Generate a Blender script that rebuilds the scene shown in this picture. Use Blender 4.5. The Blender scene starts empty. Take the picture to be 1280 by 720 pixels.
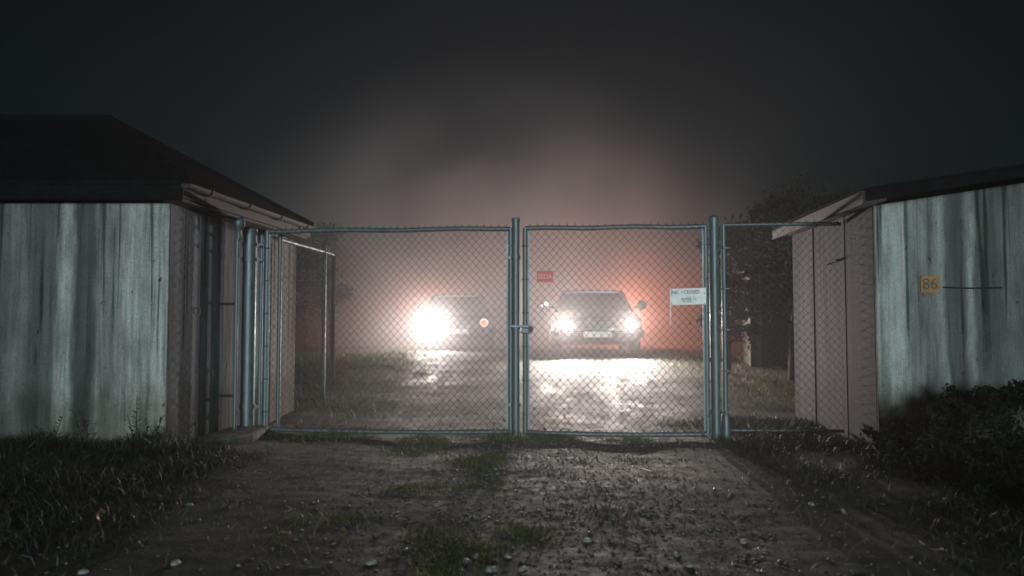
import bpy, bmesh, math, random
import numpy as np
from mathutils import Vector, Matrix, noise

random.seed(7)
RNG = np.random.default_rng(7)
R = math.radians
scene = bpy.context.scene
C = scene.collection

# ------------------------------------------------------------------ camera
cam_data = bpy.data.cameras.new('camera')
cam_data.sensor_width = 36.0
cam_data.lens = 28.1
cam_data.clip_start = 0.05
cam_data.clip_end = 500.0
cam_data.dof.use_dof = True
cam_data.dof.focus_distance = 7.4
cam_data.dof.aperture_fstop = 2.0
cam = bpy.data.objects.new('camera', cam_data)
C.objects.link(cam)
cam.location = (0, 0, 0.985)
cam.rotation_euler = (R(90 + 2.86), 0, 0)
scene.camera = cam

# ------------------------------------------------------------------ sky and moonlight from behind the camera
SUN_EL, SUN_AZ = 5.5, -4.0          # degrees; azimuth 0 = light travels straight along +Y
world = bpy.data.worlds.new('World')
scene.world = world
world.use_nodes = True
wn, wl = world.node_tree.nodes, world.node_tree.links
wn.clear()
sky = wn.new('ShaderNodeTexSky')
sky.sky_type = 'NISHITA'
sky.sun_disc = False
sky.sun_elevation = R(SUN_EL)
sky.sun_rotation = R(180 + SUN_AZ)
tint = wn.new('ShaderNodeMixRGB')
tint.blend_type = 'MULTIPLY'
tint.inputs['Fac'].default_value = 1.0
tint.inputs['Color2'].default_value = (0.45, 0.80, 1.0, 1)
bg = wn.new('ShaderNodeBackground')
bg.inputs['Strength'].default_value = 0.0024
out = wn.new('ShaderNodeOutputWorld')
wl.new(sky.outputs['Color'], tint.inputs['Color1'])
wl.new(tint.outputs['Color'], bg.inputs['Color'])
wl.new(bg.outputs['Background'], out.inputs['Surface'])

sd = bpy.data.lights.new('moon', 'SUN')
sd.energy = 1.9
sd.angle = R(11.0)
sd.color = (0.74, 0.96, 1.0)
moon = bpy.data.objects.new('moon', sd)
C.objects.link(moon)
moon.location = (0, -5, 8)
ddir = Vector((math.sin(R(SUN_AZ)) * math.cos(R(SUN_EL)), math.cos(R(SUN_AZ)) * math.cos(R(SUN_EL)), -math.sin(R(SUN_EL))))
moon.rotation_euler = ddir.to_track_quat('-Z', 'Y').to_euler()

scene.view_settings.view_transform = 'Standard'
scene.view_settings.look = 'None'
scene.view_settings.exposure = 0.0
scene.view_settings.gamma = 1.0
scene.render.engine = 'CYCLES'
cy = scene.cycles
cy.use_denoising = True
cy.use_adaptive_sampling = False
cy.max_bounces = 6
cy.diffuse_bounces = 2
cy.glossy_bounces = 2
cy.transmission_bounces = 4
cy.transparent_max_bounces = 8
cy.volume_bounces = 2
cy.use_light_tree = True
cy.sample_clamp_indirect = 1.0
cy.sample_clamp_direct = 60.0
cy.filter_width = 1.6

HAZE_DENSITY = 0.0030
MIST_DENSITY = 0.15
HAZE_ANISO = 0.68
LAMP_W = 1000.0
TAIL_W = 350.0

# ------------------------------------------------------------------ materials
MATS = {}
def new_mat(name):
    m = bpy.data.materials.new(name)
    m.use_nodes = True
    m.node_tree.nodes.clear()
    MATS[name] = m
    return m, m.node_tree.nodes, m.node_tree.links

def pbsdf(nodes, links, base=(0.5, 0.5, 0.5), rough=0.6, metal=0.0, spec=0.5):
    b = nodes.new('ShaderNodeBsdfPrincipled')
    b.inputs['Base Color'].default_value = (*base, 1)
    b.inputs['Roughness'].default_value = rough
    b.inputs['Metallic'].default_value = metal
    b.inputs['Specular IOR Level'].default_value = spec
    o = nodes.new('ShaderNodeOutputMaterial')
    links.new(b.outputs[0], o.inputs['Surface'])
    return b

def tex_noise(nodes, links, scale, detail=4.0, rough=0.6, coord='Object', stretch=None):
    tc = nodes.new('ShaderNodeTexCoord')
    n = nodes.new('ShaderNodeTexNoise')
    n.inputs['Scale'].default_value = scale
    n.inputs['Detail'].default_value = detail
    n.inputs['Roughness'].default_value = rough
    if stretch:
        mp = nodes.new('ShaderNodeMapping')
        mp.inputs['Scale'].default_value = stretch
        links.new(tc.outputs[coord], mp.inputs['Vector'])
        links.new(mp.outputs['Vector'], n.inputs['Vector'])
    else:
        links.new(tc.outputs[coord], n.inputs['Vector'])
    return n

def ramp(nodes, links, src, stops):
    r = nodes.new('ShaderNodeValToRGB')
    el = r.color_ramp.elements
    while len(el) < len(stops):
        el.new(0.5)
    for e, (p, c) in zip(el, stops):
        e.position = p
        e.color = (*c, 1) if len(c) == 3 else c
    links.new(src, r.inputs['Fac'])
    return r

def mix(nodes, links, fac, a, b, mode='MIX'):
    m = nodes.new('ShaderNodeMixRGB')
    m.blend_type = mode
    for sock, v in (('Fac', fac), ('Color1', a), ('Color2', b)):
        if isinstance(v, (int, float)):
            m.inputs[sock].default_value = v
        elif isinstance(v, tuple):
            m.inputs[sock].default_value = (*v, 1)
        else:
            links.new(v, m.inputs[sock])
    return m.outputs['Color']

def bump(nodes, links, bsdf, height, strength=0.4, dist=0.01):
    b = nodes.new('ShaderNodeBump')
    b.inputs['Strength'].default_value = strength
    b.inputs['Distance'].default_value = dist
    links.new(height, b.inputs['Height'])
    links.new(b.outputs['Normal'], bsdf.inputs['Normal'])

def simple(name, base, rough=0.6, metal=0.0, var=0.35, scale=14.0, bstr=0.25, spec=0.5, stretch=None):
    m, n, l = new_mat(name)
    b = pbsdf(n, l, base, rough, metal, spec)
    t = tex_noise(n, l, scale, 5, 0.65, stretch=stretch)
    lo = tuple(c * (1 - var) for c in base)
    hi = tuple(min(1, c * (1 + var)) for c in base)
    r = ramp(n, l, t.outputs['Fac'], [(0.3, lo), (0.7, hi)])
    l.new(r.outputs['Color'], b.inputs['Base Color'])
    if bstr:
        bump(n, l, b, t.outputs['Fac'], bstr, 0.004)
    return m

def concrete(name, seed, base, dark, lo, hi, bands=None):
    """old limewashed concrete with black algae running down it in streaks; bands = [(local x, brightness, from stains and painted light falloff)]"""
    m, n, l = new_mat(name)
    b = pbsdf(n, l, base, 0.85, 0, 0.25)
    tc = n.new('ShaderNodeTexCoord')
    def nz(sc, off, scale, det, ro, dist=0.25):
        mp = n.new('ShaderNodeMapping')
        mp.inputs['Scale'].default_value = sc
        mp.inputs['Location'].default_value = off
        l.new(tc.outputs['Object'], mp.inputs['Vector'])
        t = n.new('ShaderNodeTexNoise')
        t.inputs['Scale'].default_value = scale
        t.inputs['Detail'].default_value = det
        t.inputs['Roughness'].default_value = ro
        t.inputs['Distortion'].default_value = dist
        l.new(mp.outputs['Vector'], t.inputs['Vector'])
        return t
    fine = nz((1, 1, 0.07), (seed * 2.1, seed, 3), 11.0, 6, 0.7)
    blot = nz((1, 1, 0.45), (seed, 2, seed), 4.0, 7, 0.72)
    grit = nz((1, 1, 1), (0, 0, 0), 60.0, 5, 0.75)
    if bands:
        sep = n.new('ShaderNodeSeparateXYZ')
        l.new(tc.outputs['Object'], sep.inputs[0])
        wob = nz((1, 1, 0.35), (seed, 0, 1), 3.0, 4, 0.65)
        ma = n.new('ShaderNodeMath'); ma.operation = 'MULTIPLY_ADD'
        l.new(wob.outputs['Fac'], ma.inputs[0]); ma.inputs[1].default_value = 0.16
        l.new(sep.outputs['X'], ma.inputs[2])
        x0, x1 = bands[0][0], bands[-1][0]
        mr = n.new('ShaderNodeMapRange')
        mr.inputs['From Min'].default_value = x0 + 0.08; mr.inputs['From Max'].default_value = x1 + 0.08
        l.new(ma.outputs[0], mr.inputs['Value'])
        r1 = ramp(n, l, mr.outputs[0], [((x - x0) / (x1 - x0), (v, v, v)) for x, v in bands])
    else:
        broad = nz((1, 1, 0.10), (seed, seed * .7, 0), 2.4, 3, 0.55)
        r1 = ramp(n, l, broad.outputs['Fac'], [(lo, (0, 0, 0)), (hi, (1, 1, 1))])
    r2 = ramp(n, l, fine.outputs['Fac'], [(0.36, (0.5, 0.5, 0.5)), (0.55, (1, 1, 1))])
    drip = nz((1, 1, 0.035), (seed, seed * 3, 1), 30.0, 4, 0.7)
    rd = ramp(n, l, drip.outputs['Fac'], [(0.38, (0.62, 0.62, 0.62)), (0.52, (1, 1, 1))])
    r3 = ramp(n, l, blot.outputs['Fac'], [(0.34, (0.30, 0.30, 0.30)), (0.56, (1, 1, 1))])
    f = mix(n, l, 1.0, r1.outputs['Color'], r2.outputs['Color'], 'MULTIPLY')
    f = mix(n, l, 0.75, f, rd.outputs['Color'], 'MULTIPLY')
    f = mix(n, l, 0.6, f, r3.outputs['Color'], 'MULTIPLY')
    col = mix(n, l, f, dark, base)
    rg = ramp(n, l, grit.outputs['Fac'], [(0.3, (0.62, 0.62, 0.62)), (0.7, (1.15, 1.15, 1.15))])
    col = mix(n, l, 1.0, col, rg.outputs['Color'], 'MULTIPLY')
    sp = ramp(n, l, nz((1, 1, 0.6), (seed, 0, 9), 15.0, 3, 0.5).outputs['Fac'], [(0.68, (1, 1, 1)), (0.73, (0.2, 0.2, 0.19))])
    col = mix(n, l, 1.0, col, sp.outputs['Color'], 'MULTIPLY')
    run = nz((1, 1, 0.025), (seed * 1.3, 4, 2), 13.0, 3, 0.6, 0.1)          # black runs from under the eave, of uneven length
    rl = nz((1, 1, 0.9), (seed, 1, 7), 3.0, 4, 0.7)
    szr = n.new('ShaderNodeSeparateXYZ'); l.new(tc.outputs['Object'], szr.inputs[0])
    mzr = n.new('ShaderNodeMath'); mzr.operation = 'MULTIPLY_ADD'
    l.new(szr.outputs['Z'], mzr.inputs[0]); mzr.inputs[1].default_value = 0.45
    l.new(rl.outputs['Fac'], mzr.inputs[2])
    ra = ramp(n, l, run.outputs['Fac'], [(0.54, (0, 0, 0)), (0.62, (1, 1, 1))])
    rbm = ramp(n, l, mzr.outputs[0], [(0.72, (0, 0, 0)), (1.0, (1, 1, 1))])
    fr_ = mix(n, l, 1.0, ra.outputs['Color'], rbm.outputs['Color'], 'MULTIPLY')
    dk = mix(n, l, 1.0, col, (0.24, 0.27, 0.24), 'MULTIPLY')
    col = mix(n, l, fr_, col, dk)
    sz = n.new('ShaderNodeSeparateXYZ')            # earth splashed up from the ground
    l.new(tc.outputs['Object'], sz.inputs[0])
    splash = nz((1, 1, 0.5), (seed, 5, 2), 7.0, 6, 0.75)
    mz = n.new('ShaderNodeMath'); mz.operation = 'MULTIPLY_ADD'
    l.new(splash.outputs['Fac'], mz.inputs[0]); mz.inputs[1].default_value = -0.75
    l.new(sz.outputs['Z'], mz.inputs[2])
    rz = ramp(n, l, mz.outputs[0], [(0.0, (0.62, 0.60, 0.55)), (0.22, (1, 1, 1))])
    col = mix(n, l, 1.0, col, rz.outputs['Color'], 'MULTIPLY')
    l.new(col, b.inputs['Base Color'])
    bump(n, l, b, grit.outputs['Fac'], 0.6, 0.004)
    return m

LB = [(-2.6, .15), (-1.25, .25), (-1.16, .36), (-1.05, .16), (-.90, .22), (-.83, .85), (-.76, .75), (-.71, .12), (-.60, .18), (-.54, .62), (-.46, .38), (-.37, .6), (-.30, .95), (-.15, .9), (0.0, 1.0)]  # stain bands, with sideways light falloff painted in towards the outer end
RB = [(0.0, .95), (.15, .9), (.22, 1.0), (.27, .55), (.36, .62), (.42, .3), (.47, .5), (.53, .7), (.57, .22), (.70, .15), (.76, .75), (.81, .2), (.95, .16), (1.05, .28), (2.6, .15)]  # stains again, darkened to the far end to paint the light falling off
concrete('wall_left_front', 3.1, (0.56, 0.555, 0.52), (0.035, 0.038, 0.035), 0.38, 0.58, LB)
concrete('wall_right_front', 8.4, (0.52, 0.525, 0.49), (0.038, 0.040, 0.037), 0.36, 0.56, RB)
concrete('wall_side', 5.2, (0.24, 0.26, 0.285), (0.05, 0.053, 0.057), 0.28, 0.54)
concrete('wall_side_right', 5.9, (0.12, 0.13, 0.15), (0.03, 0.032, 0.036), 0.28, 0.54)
concrete('shed_render', 1.7, (0.34, 0.34, 0.30), (0.12, 0.12, 0.11), 0.3, 0.55)
concrete('pier_render', 6.6, (0.42, 0.38, 0.33), (0.10, 0.09, 0.08), 0.28, 0.5)
concrete('footing_concrete', 12.0, (0.36, 0.36, 0.33), (0.12, 0.12, 0.11), 0.28, 0.5)
simple('roof_felt', (0.006, 0.006, 0.007), 0.95, 0, 0.5, 8, 0.5, 0.03)
simple('fascia_wood', (0.028, 0.022, 0.019), 0.7, 0, 0.5, 5, 0.3, 0.3, (8, 1, 8))
simple('soffit_wood', (0.045, 0.036, 0.032), 0.75, 0, 0.4, 5, 0.3, 0.3, (8, 1, 8))
simple('dark_timber', (0.018, 0.016, 0.014), 0.8, 0, 0.5, 6, 0.3, 0.2, (6, 6, 0.6))
simple('gutter_metal', (0.035, 0.028, 0.024), 0.75, 0.0, 0.5, 11, 0.3, 0.25)
simple('rusty_iron', (0.13, 0.055, 0.025), 0.75, 0.2, 0.5, 30, 0.4)
simple('blade_brown', (0.22, 0.13, 0.06), 0.6, 0, 0.4, 20, 0.1)
simple('rubber', (0.018, 0.018, 0.018), 0.75, 0, 0.3, 20, 0.3, 0.3)
simple('seat_cloth', (0.03, 0.03, 0.035), 0.9, 0, 0.3, 40, 0.2, 0.2)
simple('plastic_black', (0.02, 0.02, 0.022), 0.5, 0, 0.3, 20, 0.1)
simple('chrome', (0.55, 0.55, 0.56), 0.22, 1.0, 0.2, 9, 0.05)
simple('plate_white', (0.62, 0.62, 0.55), 0.5, 0, 0.1, 9, 0.0)
simple('ink_dark', (0.035, 0.05, 0.06), 0.6, 0, 0.5, 60, 0.0)
simple('ink_pink', (0.72, 0.52, 0.50), 0.6, 0, 0.3, 60, 0.0)
simple('sign_white', (0.78, 0.72, 0.68), 0.45, 0, 0.12, 22, 0.05)
simple('sign_red', (0.70, 0.05, 0.03), 0.5, 0, 0.25, 30, 0.05)
simple('sign_yellow', (0.33, 0.14, 0.012), 0.55, 0, 0.35, 18, 0.05)
simple('bark', (0.035, 0.028, 0.022), 0.9, 0, 0.5, 18, 0.6, 0.2)
simple('pale_stone', (0.26, 0.26, 0.24), 0.55, 0, 0.3, 60, 0.3)
simple('leaf_dead', (0.20, 0.105, 0.045), 0.42, 0, 0.5, 45, 0.3)
simple('leaf_pale', (0.34, 0.28, 0.18), 0.45, 0, 0.4, 45, 0.3)
simple('leaf_orange', (0.75, 0.20, 0.02), 0.45, 0, 0.25, 45, 0.3)

def galv(name, base):
    m, n, l = new_mat(name)
    b = pbsdf(n, l, base, 0.5, 0.55)
    t = tex_noise(n, l, 22, 6, 0.7, stretch=(1, 1, 0.35))
    s = tex_noise(n, l, 5, 5, 0.7, stretch=(1, 1, 0.5))
    r = ramp(n, l, t.outputs['Fac'], [(0.25, tuple(c * .6 for c in base)), (0.75, tuple(c * 1.35 for c in base))])
    rust = ramp(n, l, s.outputs['Fac'], [(0.60, (0, 0, 0)), (0.72, (1, 1, 1))])
    c = mix(n, l, rust.outputs['Color'], r.outputs['Color'], (0.10, 0.065, 0.045))
    l.new(c, b.inputs['Base Color'])
    rr = ramp(n, l, t.outputs['Fac'], [(0.3, (0.38, 0.38, 0.38)), (0.75, (0.66, 0.66, 0.66))])
    l.new(rr.outputs['Color'], b.inputs['Roughness'])
    bump(n, l, b, t.outputs['Fac'], 0.15, 0.002)
    return m
galv('galvanised', (0.115, 0.150, 0.158))
simple('galvanised_wire', (0.035, 0.037, 0.038), 0.75, 0.0, 0.4, 22, 0.0, 0.25)
galv('galvanised_dull', (0.12, 0.14, 0.145))

def paint(name, base):
    m, n, l = new_mat(name)
    b = pbsdf(n, l, base, 0.35, 0.0)
    b.inputs['Coat Weight'].default_value = 0.6
    b.inputs['Coat Roughness'].default_value = 0.15
    t = tex_noise(n, l, 7, 6, 0.7)
    r = ramp(n, l, t.outputs['Fac'], [(0.3, tuple(c * .7 for c in base)), (0.7, tuple(c * 1.3 for c in base))])
    l.new(r.outputs['Color'], b.inputs['Base Color'])
    rr = ramp(n, l, t.outputs['Fac'], [(0.3, (0.3, 0.3, 0.3)), (0.8, (0.6, 0.6, 0.6))])
    l.new(rr.outputs['Color'], b.inputs['Roughness'])
    return m
paint('paint_grey', (0.03, 0.031, 0.033))
paint('paint_dark', (0.02, 0.02, 0.024))

def glass(name, tintc):
    m, n, l = new_mat(name)
    tr = n.new('ShaderNodeBsdfTransparent')
    tr.inputs['Color'].default_value = (*tintc, 1)
    gl = n.new('ShaderNodeBsdfGlossy')
    gl.inputs['Roughness'].default_value = 0.06
    lw = n.new('ShaderNodeFresnel')
    lw.inputs['IOR'].default_value = 1.5
    mx = n.new('ShaderNodeMixShader')
    o = n.new('ShaderNodeOutputMaterial')
    l.new(lw.outputs[0], mx.inputs['Fac'])
    l.new(tr.outputs[0], mx.inputs[1])
    l.new(gl.outputs[0], mx.inputs[2])
    l.new(mx.outputs[0], o.inputs['Surface'])
    return m
glass('car_glass', (0.45, 0.47, 0.47))

def emit(name, col, strength):
    m, n, l = new_mat(name)
    e = n.new('ShaderNodeEmission')
    e.inputs['Color'].default_value = (*col, 1)
    e.inputs['Strength'].default_value = strength
    o = n.new('ShaderNodeOutputMaterial')
    l.new(e.outputs[0], o.inputs['Surface'])
    m.cycles.emission_sampling = 'NONE'
    return m
emit('lamp_white', (1.0, 0.93, 0.84), 70)
emit('lamp_dim', (1.0, 0.14, 0.05), 3.5)
emit('lamp_red', (1.0, 0.05, 0.02), 25)
simple('lamp_dead', (0.5, 0.5, 0.48), 0.2, 0, 0.2, 30, 0.1)
simple('lamp_red_off', (0.25, 0.01, 0.01), 0.25, 0, 0.2, 30, 0.1)

def foliage(name, cols, rough=0.5, trans=0.25):
    m, n, l = new_mat(name)
    b = pbsdf(n, l, cols[0], rough, 0, 0.4 if rough < 0.7 else 0.1)
    t = tex_noise(n, l, 3.5, 4, 0.7)
    r = ramp(n, l, t.outputs['Fac'], [(0.32 + 0.36 * i / max(1, len(cols) - 1), c) for i, c in enumerate(cols)])
    l.new(r.outputs['Color'], b.inputs['Base Color'])
    tl = n.new('ShaderNodeBsdfTranslucent')
    l.new(r.outputs['Color'], tl.inputs['Color'])
    mx = n.new('ShaderNodeMixShader')
    mx.inputs['Fac'].default_value = trans
    o = [x for x in n if x.type == 'OUTPUT_MATERIAL'][0]
    l.new(b.outputs[0], mx.inputs[1])
    l.new(tl.outputs[0], mx.inputs[2])
    l.new(mx.outputs[0], o.inputs['Surface'])
    return m
foliage('grass_blades', [(0.012, 0.018, 0.009), (0.024, 0.030, 0.012), (0.055, 0.048, 0.024)])
foliage('moss_blades', [(0.045, 0.070, 0.016), (0.085, 0.105, 0.025), (0.12, 0.11, 0.04)])
foliage('yard_blades', [(0.050, 0.056, 0.022), (0.085, 0.088, 0.032), (0.14, 0.12, 0.055)], 0.5, 0.5)  # paler than the verge blades: headlight backlighting is put into the colour
foliage('weed_leaf', [(0.022, 0.032, 0.016), (0.035, 0.045, 0.02)])
foliage('shrub_leaf', [(0.006, 0.010, 0.006), (0.012, 0.018, 0.010)], 0.8, 0.1)
foliage('tree_leaf', [(0.008, 0.010, 0.007), (0.014, 0.016, 0.010)], 0.8, 0.1)
foliage('straw', [(0.16, 0.12, 0.06), (0.22, 0.16, 0.08)])

def ground_mat():
    m, n, l = new_mat('ground_soil')
    b = pbsdf(n, l, (0.06, 0.05, 0.04), 0.5, 0, 0.5)
    a = tex_noise(n, l, 0.9, 6, 0.65)
    c = tex_noise(n, l, 9, 8, 0.75)
    g = tex_noise(n, l, 60, 6, 0.75)
    v = n.new('ShaderNodeTexVoronoi')
    v.inputs['Scale'].default_value = 55
    tc = n.new('ShaderNodeTexCoord')
    l.new(tc.outputs['Object'], v.inputs['Vector'])
    soil = ramp(n, l, c.outputs['Fac'], [(0.30, (0.022, 0.021, 0.019)), (0.55, (0.048, 0.045, 0.040)), (0.75, (0.095, 0.088, 0.078))])
    moss = ramp(n, l, c.outputs['Fac'], [(0.3, (0.020, 0.026, 0.012)), (0.7, (0.055, 0.060, 0.026))])
    f = ramp(n, l, a.outputs['Fac'], [(0.46, (0, 0, 0)), (0.62, (1, 1, 1))])
    col = mix(n, l, f.outputs['Color'], soil.outputs['Color'], moss.outputs['Color'])
    gr = ramp(n, l, g.outputs['Fac'], [(0.3, (0.6, 0.6, 0.6)), (0.7, (1.4, 1.35, 1.3))])
    col = mix(n, l, 1.0, col, gr.outputs['Color'], 'MULTIPLY')
    l.new(col, b.inputs['Base Color'])
    rr = ramp(n, l, c.outputs['Fac'], [(0.32, (0.62, 0.62, 0.62)), (0.62, (0.95, 0.95, 0.95))])
    l.new(rr.outputs['Color'], b.inputs['Roughness'])
    h = mix(n, l, 0.45, c.outputs['Fac'], v.outputs['Distance'])
    h = mix(n, l, 0.35, h, g.outputs['Fac'])
    bump(n, l, b, h, 0.5, 0.009)
    wet = tex_noise(n, l, 1.7, 4, 0.6, stretch=(1, 0.3, 1))
    fw = ramp(n, l, wet.outputs['Fac'], [(0.50, (0, 0, 0)), (0.64, (1, 1, 1))])
    sy = n.new('ShaderNodeSeparateXYZ')                # the yard behind the gate is muddier, the lane in front is dry grit
    l.new(tc.outputs['Object'], sy.inputs[0])
    yr = n.new('ShaderNodeMapRange')
    yr.inputs['From Min'].default_value = 7.0; yr.inputs['From Max'].default_value = 8.4
    l.new(sy.outputs['Y'], yr.inputs['Value'])
    fy_ = n.new('ShaderNodeMath'); fy_.operation = 'MULTIPLY'
    l.new(fw.outputs['Color'], fy_.inputs[0]); l.new(yr.outputs[0], fy_.inputs[1])
    l.new(mix(n, l, fy_.outputs[0], rr.outputs['Color'], (0.56, 0.56, 0.56)), b.inputs['Roughness'])
    return m
ground_mat()

def gravel_mat():
    m, n, l = new_mat('gravel_stone')
    b = pbsdf(n, l, (0.2, 0.2, 0.2), 0.12, 0, 0.9)
    t = tex_noise(n, l, 31, 3, 0.6)
    r = ramp(n, l, t.outputs['Fac'], [(0.34, (0.08, 0.078, 0.072)), (0.54, (0.15, 0.145, 0.135)), (0.70, (0.30, 0.29, 0.27))])
    l.new(r.outputs['Color'], b.inputs['Base Color'])
    t2 = tex_noise(n, l, 200, 3, 0.6)
    bump(n, l, b, t2.outputs['Fac'], 0.3, 0.002)
    return m
gravel_mat()

# ------------------------------------------------------------------ mesh helpers
class MB:
    def __init__(self):
        self.v, self.f = [], []
    def add(self, vs, fs):
        o = len(self.v)
        self.v += [tuple(p) for p in vs]
        self.f += [tuple(i + o for i in f) for f in fs]
        return self
    def box(self, a, b):
        x0, y0, z0 = a; x1, y1, z1 = b
        return self.hexa([(x0, y0, z0), (x1, y0, z0), (x1, y1, z0), (x0, y1, z0), (x0, y0, z1), (x1, y0, z1), (x1, y1, z1), (x0, y1, z1)])
    def hexa(self, p):
        return self.add(p, [(0, 3, 2, 1), (4, 5, 6, 7), (0, 1, 5, 4), (1, 2, 6, 5), (2, 3, 7, 6), (3, 0, 4, 7)])
    def slab(self, quad, off):
        q = [Vector(p) for p in quad]
        off = Vector(off)
        return self.hexa(q + [p + off for p in q])
    def tube(self, path, r, n=12, caps=True):
        path = [Vector(p) for p in path]
        rs = r if isinstance(r, (list, tuple)) else [r] * len(path)
        rings, up = [], None
        vs = []
        for i, p in enumerate(path):
            t = (path[min(i + 1, len(path) - 1)] - path[max(i - 1, 0)])
            t = t.normalized() if t.length > 1e-9 else Vector((0, 0, 1))
            if up is None:
                up = Vector((1, 0, 0)) if abs(t.x) < 0.8 else Vector((0, 1, 0))
            s = t.cross(up)
            s = s.normalized() if s.length > 1e-6 else t.orthogonal().normalized()
            u = s.cross(t).normalized()
            up = u
            for k in range(n):
                a = 2 * math.pi * k / n
                vs.append(p + (s * math.cos(a) + u * math.sin(a)) * rs[i])
        fs = []
        for i in range(len(path) - 1):
            for k in range(n):
                k2 = (k + 1) % n
                fs.append((i * n + k, i * n + k2, (i + 1) * n + k2, (i + 1) * n + k))
        if caps:
            fs.append(tuple(range(n - 1, -1, -1)))
            b = (len(path) - 1) * n
            fs.append(tuple(range(b, b + n)))
        return self.add(vs, fs)
    def lathe(self, axis_pt, prof, n=20, axis='z'):
        vs, fs = [], []
        for (r, h) in prof:
            for k in range(n):
                a = 2 * math.pi * k / n
                c, s = r * math.cos(a), r * math.sin(a)
                d = (c, s, h) if axis == 'z' else ((h, c, s) if axis == 'x' else (c, h, s))
                vs.append((axis_pt[0] + d[0], axis_pt[1] + d[1], axis_pt[2] + d[2]))
        for i in range(len(prof) - 1):
            for k in range(n):
                k2 = (k + 1) % n
                fs.append((i * n + k, i * n + k2, (i + 1) * n + k2, (i + 1) * n + k))
        fs.append(tuple(range(n - 1, -1, -1)))
        b = (len(prof) - 1) * n
        fs.append(tuple(range(b, b + n)))
        return self.add(vs, fs)
    def mesh(self, name, mat, off=(0, 0, 0), smooth=False):
        me = bpy.data.meshes.new(name)
        o = Vector(off)
        me.from_pydata([tuple(Vector(p) - o) for p in self.v], [], self.f)
        me.validate()
        bm = bmesh.new(); bm.from_mesh(me)
        bmesh.ops.recalc_face_normals(bm, faces=bm.faces)
        bm.to_mesh(me); bm.free()
        me.materials.append(MATS[mat])
        if smooth:
            me.polygons.foreach_set('use_smooth', [True] * len(me.polygons))
        return me
    def build(self, name, mat, parent=None, smooth=False, bevel=0.0):
        root = parent
        while root is not None and root.parent is not None:
            root = root.parent
        off = root.location if root is not None else (0, 0, 0)
        me = self.mesh(name, mat, off, smooth)
        o = bpy.data.objects.new(name, me)
        C.objects.link(o)
        o.parent = parent
        if bevel:
            md = o.modifiers.new('bevel', 'BEVEL')
            md.width = bevel; md.segments = 2; md.limit_method = 'ANGLE'; md.angle_limit = R(40)
        if smooth:
            try:
                me.set_sharp_from_angle(angle=R(40))
            except Exception:
                pass
        return o

def fast_mesh(name, verts, faces, mat, smooth=False):
    """verts (n,3), faces (m,k) numpy arrays"""
    me = bpy.data.meshes.new(name)
    k = faces.shape[1]
    me.vertices.add(len(verts)); me.vertices.foreach_set('co', verts.astype(np.float32).ravel())
    me.loops.add(faces.size); me.loops.foreach_set('vertex_index', faces.astype(np.int32).ravel())
    me.polygons.add(len(faces))
    me.polygons.foreach_set('loop_start', np.arange(0, faces.size, k, dtype=np.int32))
    me.update(calc_edges=True)
    me.materials.append(MATS[mat])
    if smooth:
        me.polygons.foreach_set('use_smooth', [True] * len(faces))
    return me

def link(name, me, parent=None, loc=(0, 0, 0)):
    o = bpy.data.objects.new(name, me)
    C.objects.link(o); o.parent = parent; o.location = loc
    return o

def tag(o, label=None, cat=None, group=None, kind=None):
    if label: o['label'] = label
    if cat: o['category'] = cat
    if group: o['group'] = group
    if kind: o['kind'] = kind
    return o

def thing(name, loc, label, cat, group=None):
    o = bpy.data.objects.new(name, None)
    o.empty_display_size = 0.1
    C.objects.link(o)
    o.location = loc
    return tag(o, label, cat, group)

def lerp(a, b, t):
    return tuple(x + (y - x) * t for x, y in zip(a, b))

# ------------------------------------------------------------------ ground
def smooth01(t):
    t = max(0.0, min(1.0, t))
    return t * t * (3 - 2 * t)

def ground_z(x, y):
    z = 0.47 * smooth01((y - 6.9) / 9.6) * (1.0 if y < 60 else 1.0)
    z += 0.02 * max(0.0, min(1.0, (y - 16) / 4))
    # verges a little proud of the track, two shallow wheel ruts
    e = 0.07 * (smooth01((-x - 1.55) / 0.8) + smooth01((x - 1.7) / 0.9))
    if y > 6.0:
        e *= max(0.25, 1 - (y - 6.0) / 1.2)
    z += e
    fade = 1.0 if y < 19 else max(0.0, 1 - (y - 19) / 6)
    for cx, d in ((-0.95, 0.010), (0.85, 0.012)):
        z -= fade * d * math.exp(-((x - cx - 0.12 * math.sin(y * 0.35)) / 0.27) ** 2)
    z += 0.022 * noise.noise((x * 0.9, y * 0.9, 3.1)) + 0.007 * noise.noise((x * 3.1, y * 3.1, 8.0))
    near = 1.0 if abs(x) < 6 and y < 19 else 0.0
    if near:
        k = 1.0 if y < 7.4 else max(0.25, 1 - (y - 7.4) / 1.5)
        z += k * (0.0045 * noise.noise((x * 8.5, y * 8.5, 1.0)) + 0.003 * noise.noise((x * 19, y * 19, 5.0)))
    return z

def axis_lines(lo, hi, a, b, step):
    mid = list(np.arange(a, b + 1e-6, step))
    left, right = [], []
    s, p = step, a
    while p > lo:
        s *= 1.22; p -= s; left.append(max(p, lo))
    s, p = step, b
    while p < hi:
        s *= 1.22; p += s; right.append(min(p, hi))
    return np.array(left[::-1] + mid + right)
gx = axis_lines(-58, 58, -3.8, 4.4, 0.04)
gy = np.concatenate([axis_lines(-9, 8.6, 2.6, 8.6, 0.035), axis_lines(8.66, 58, 8.66, 16.0, 0.07)])
gy = np.unique(np.round(gy, 4))
GV = np.array([(x, y, ground_z(x, y)) for y in gy for x in gx])
nx, ny = len(gx), len(gy)
ii = np.arange((ny - 1) * nx).reshape(ny - 1, nx)[:, :-1].ravel()
GF = np.stack([ii, ii + 1, ii + nx + 1, ii + nx], 1)
ground = link('ground', fast_mesh('ground', GV, GF, 'ground_soil', True))
tag(ground, kind='structure')

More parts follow.
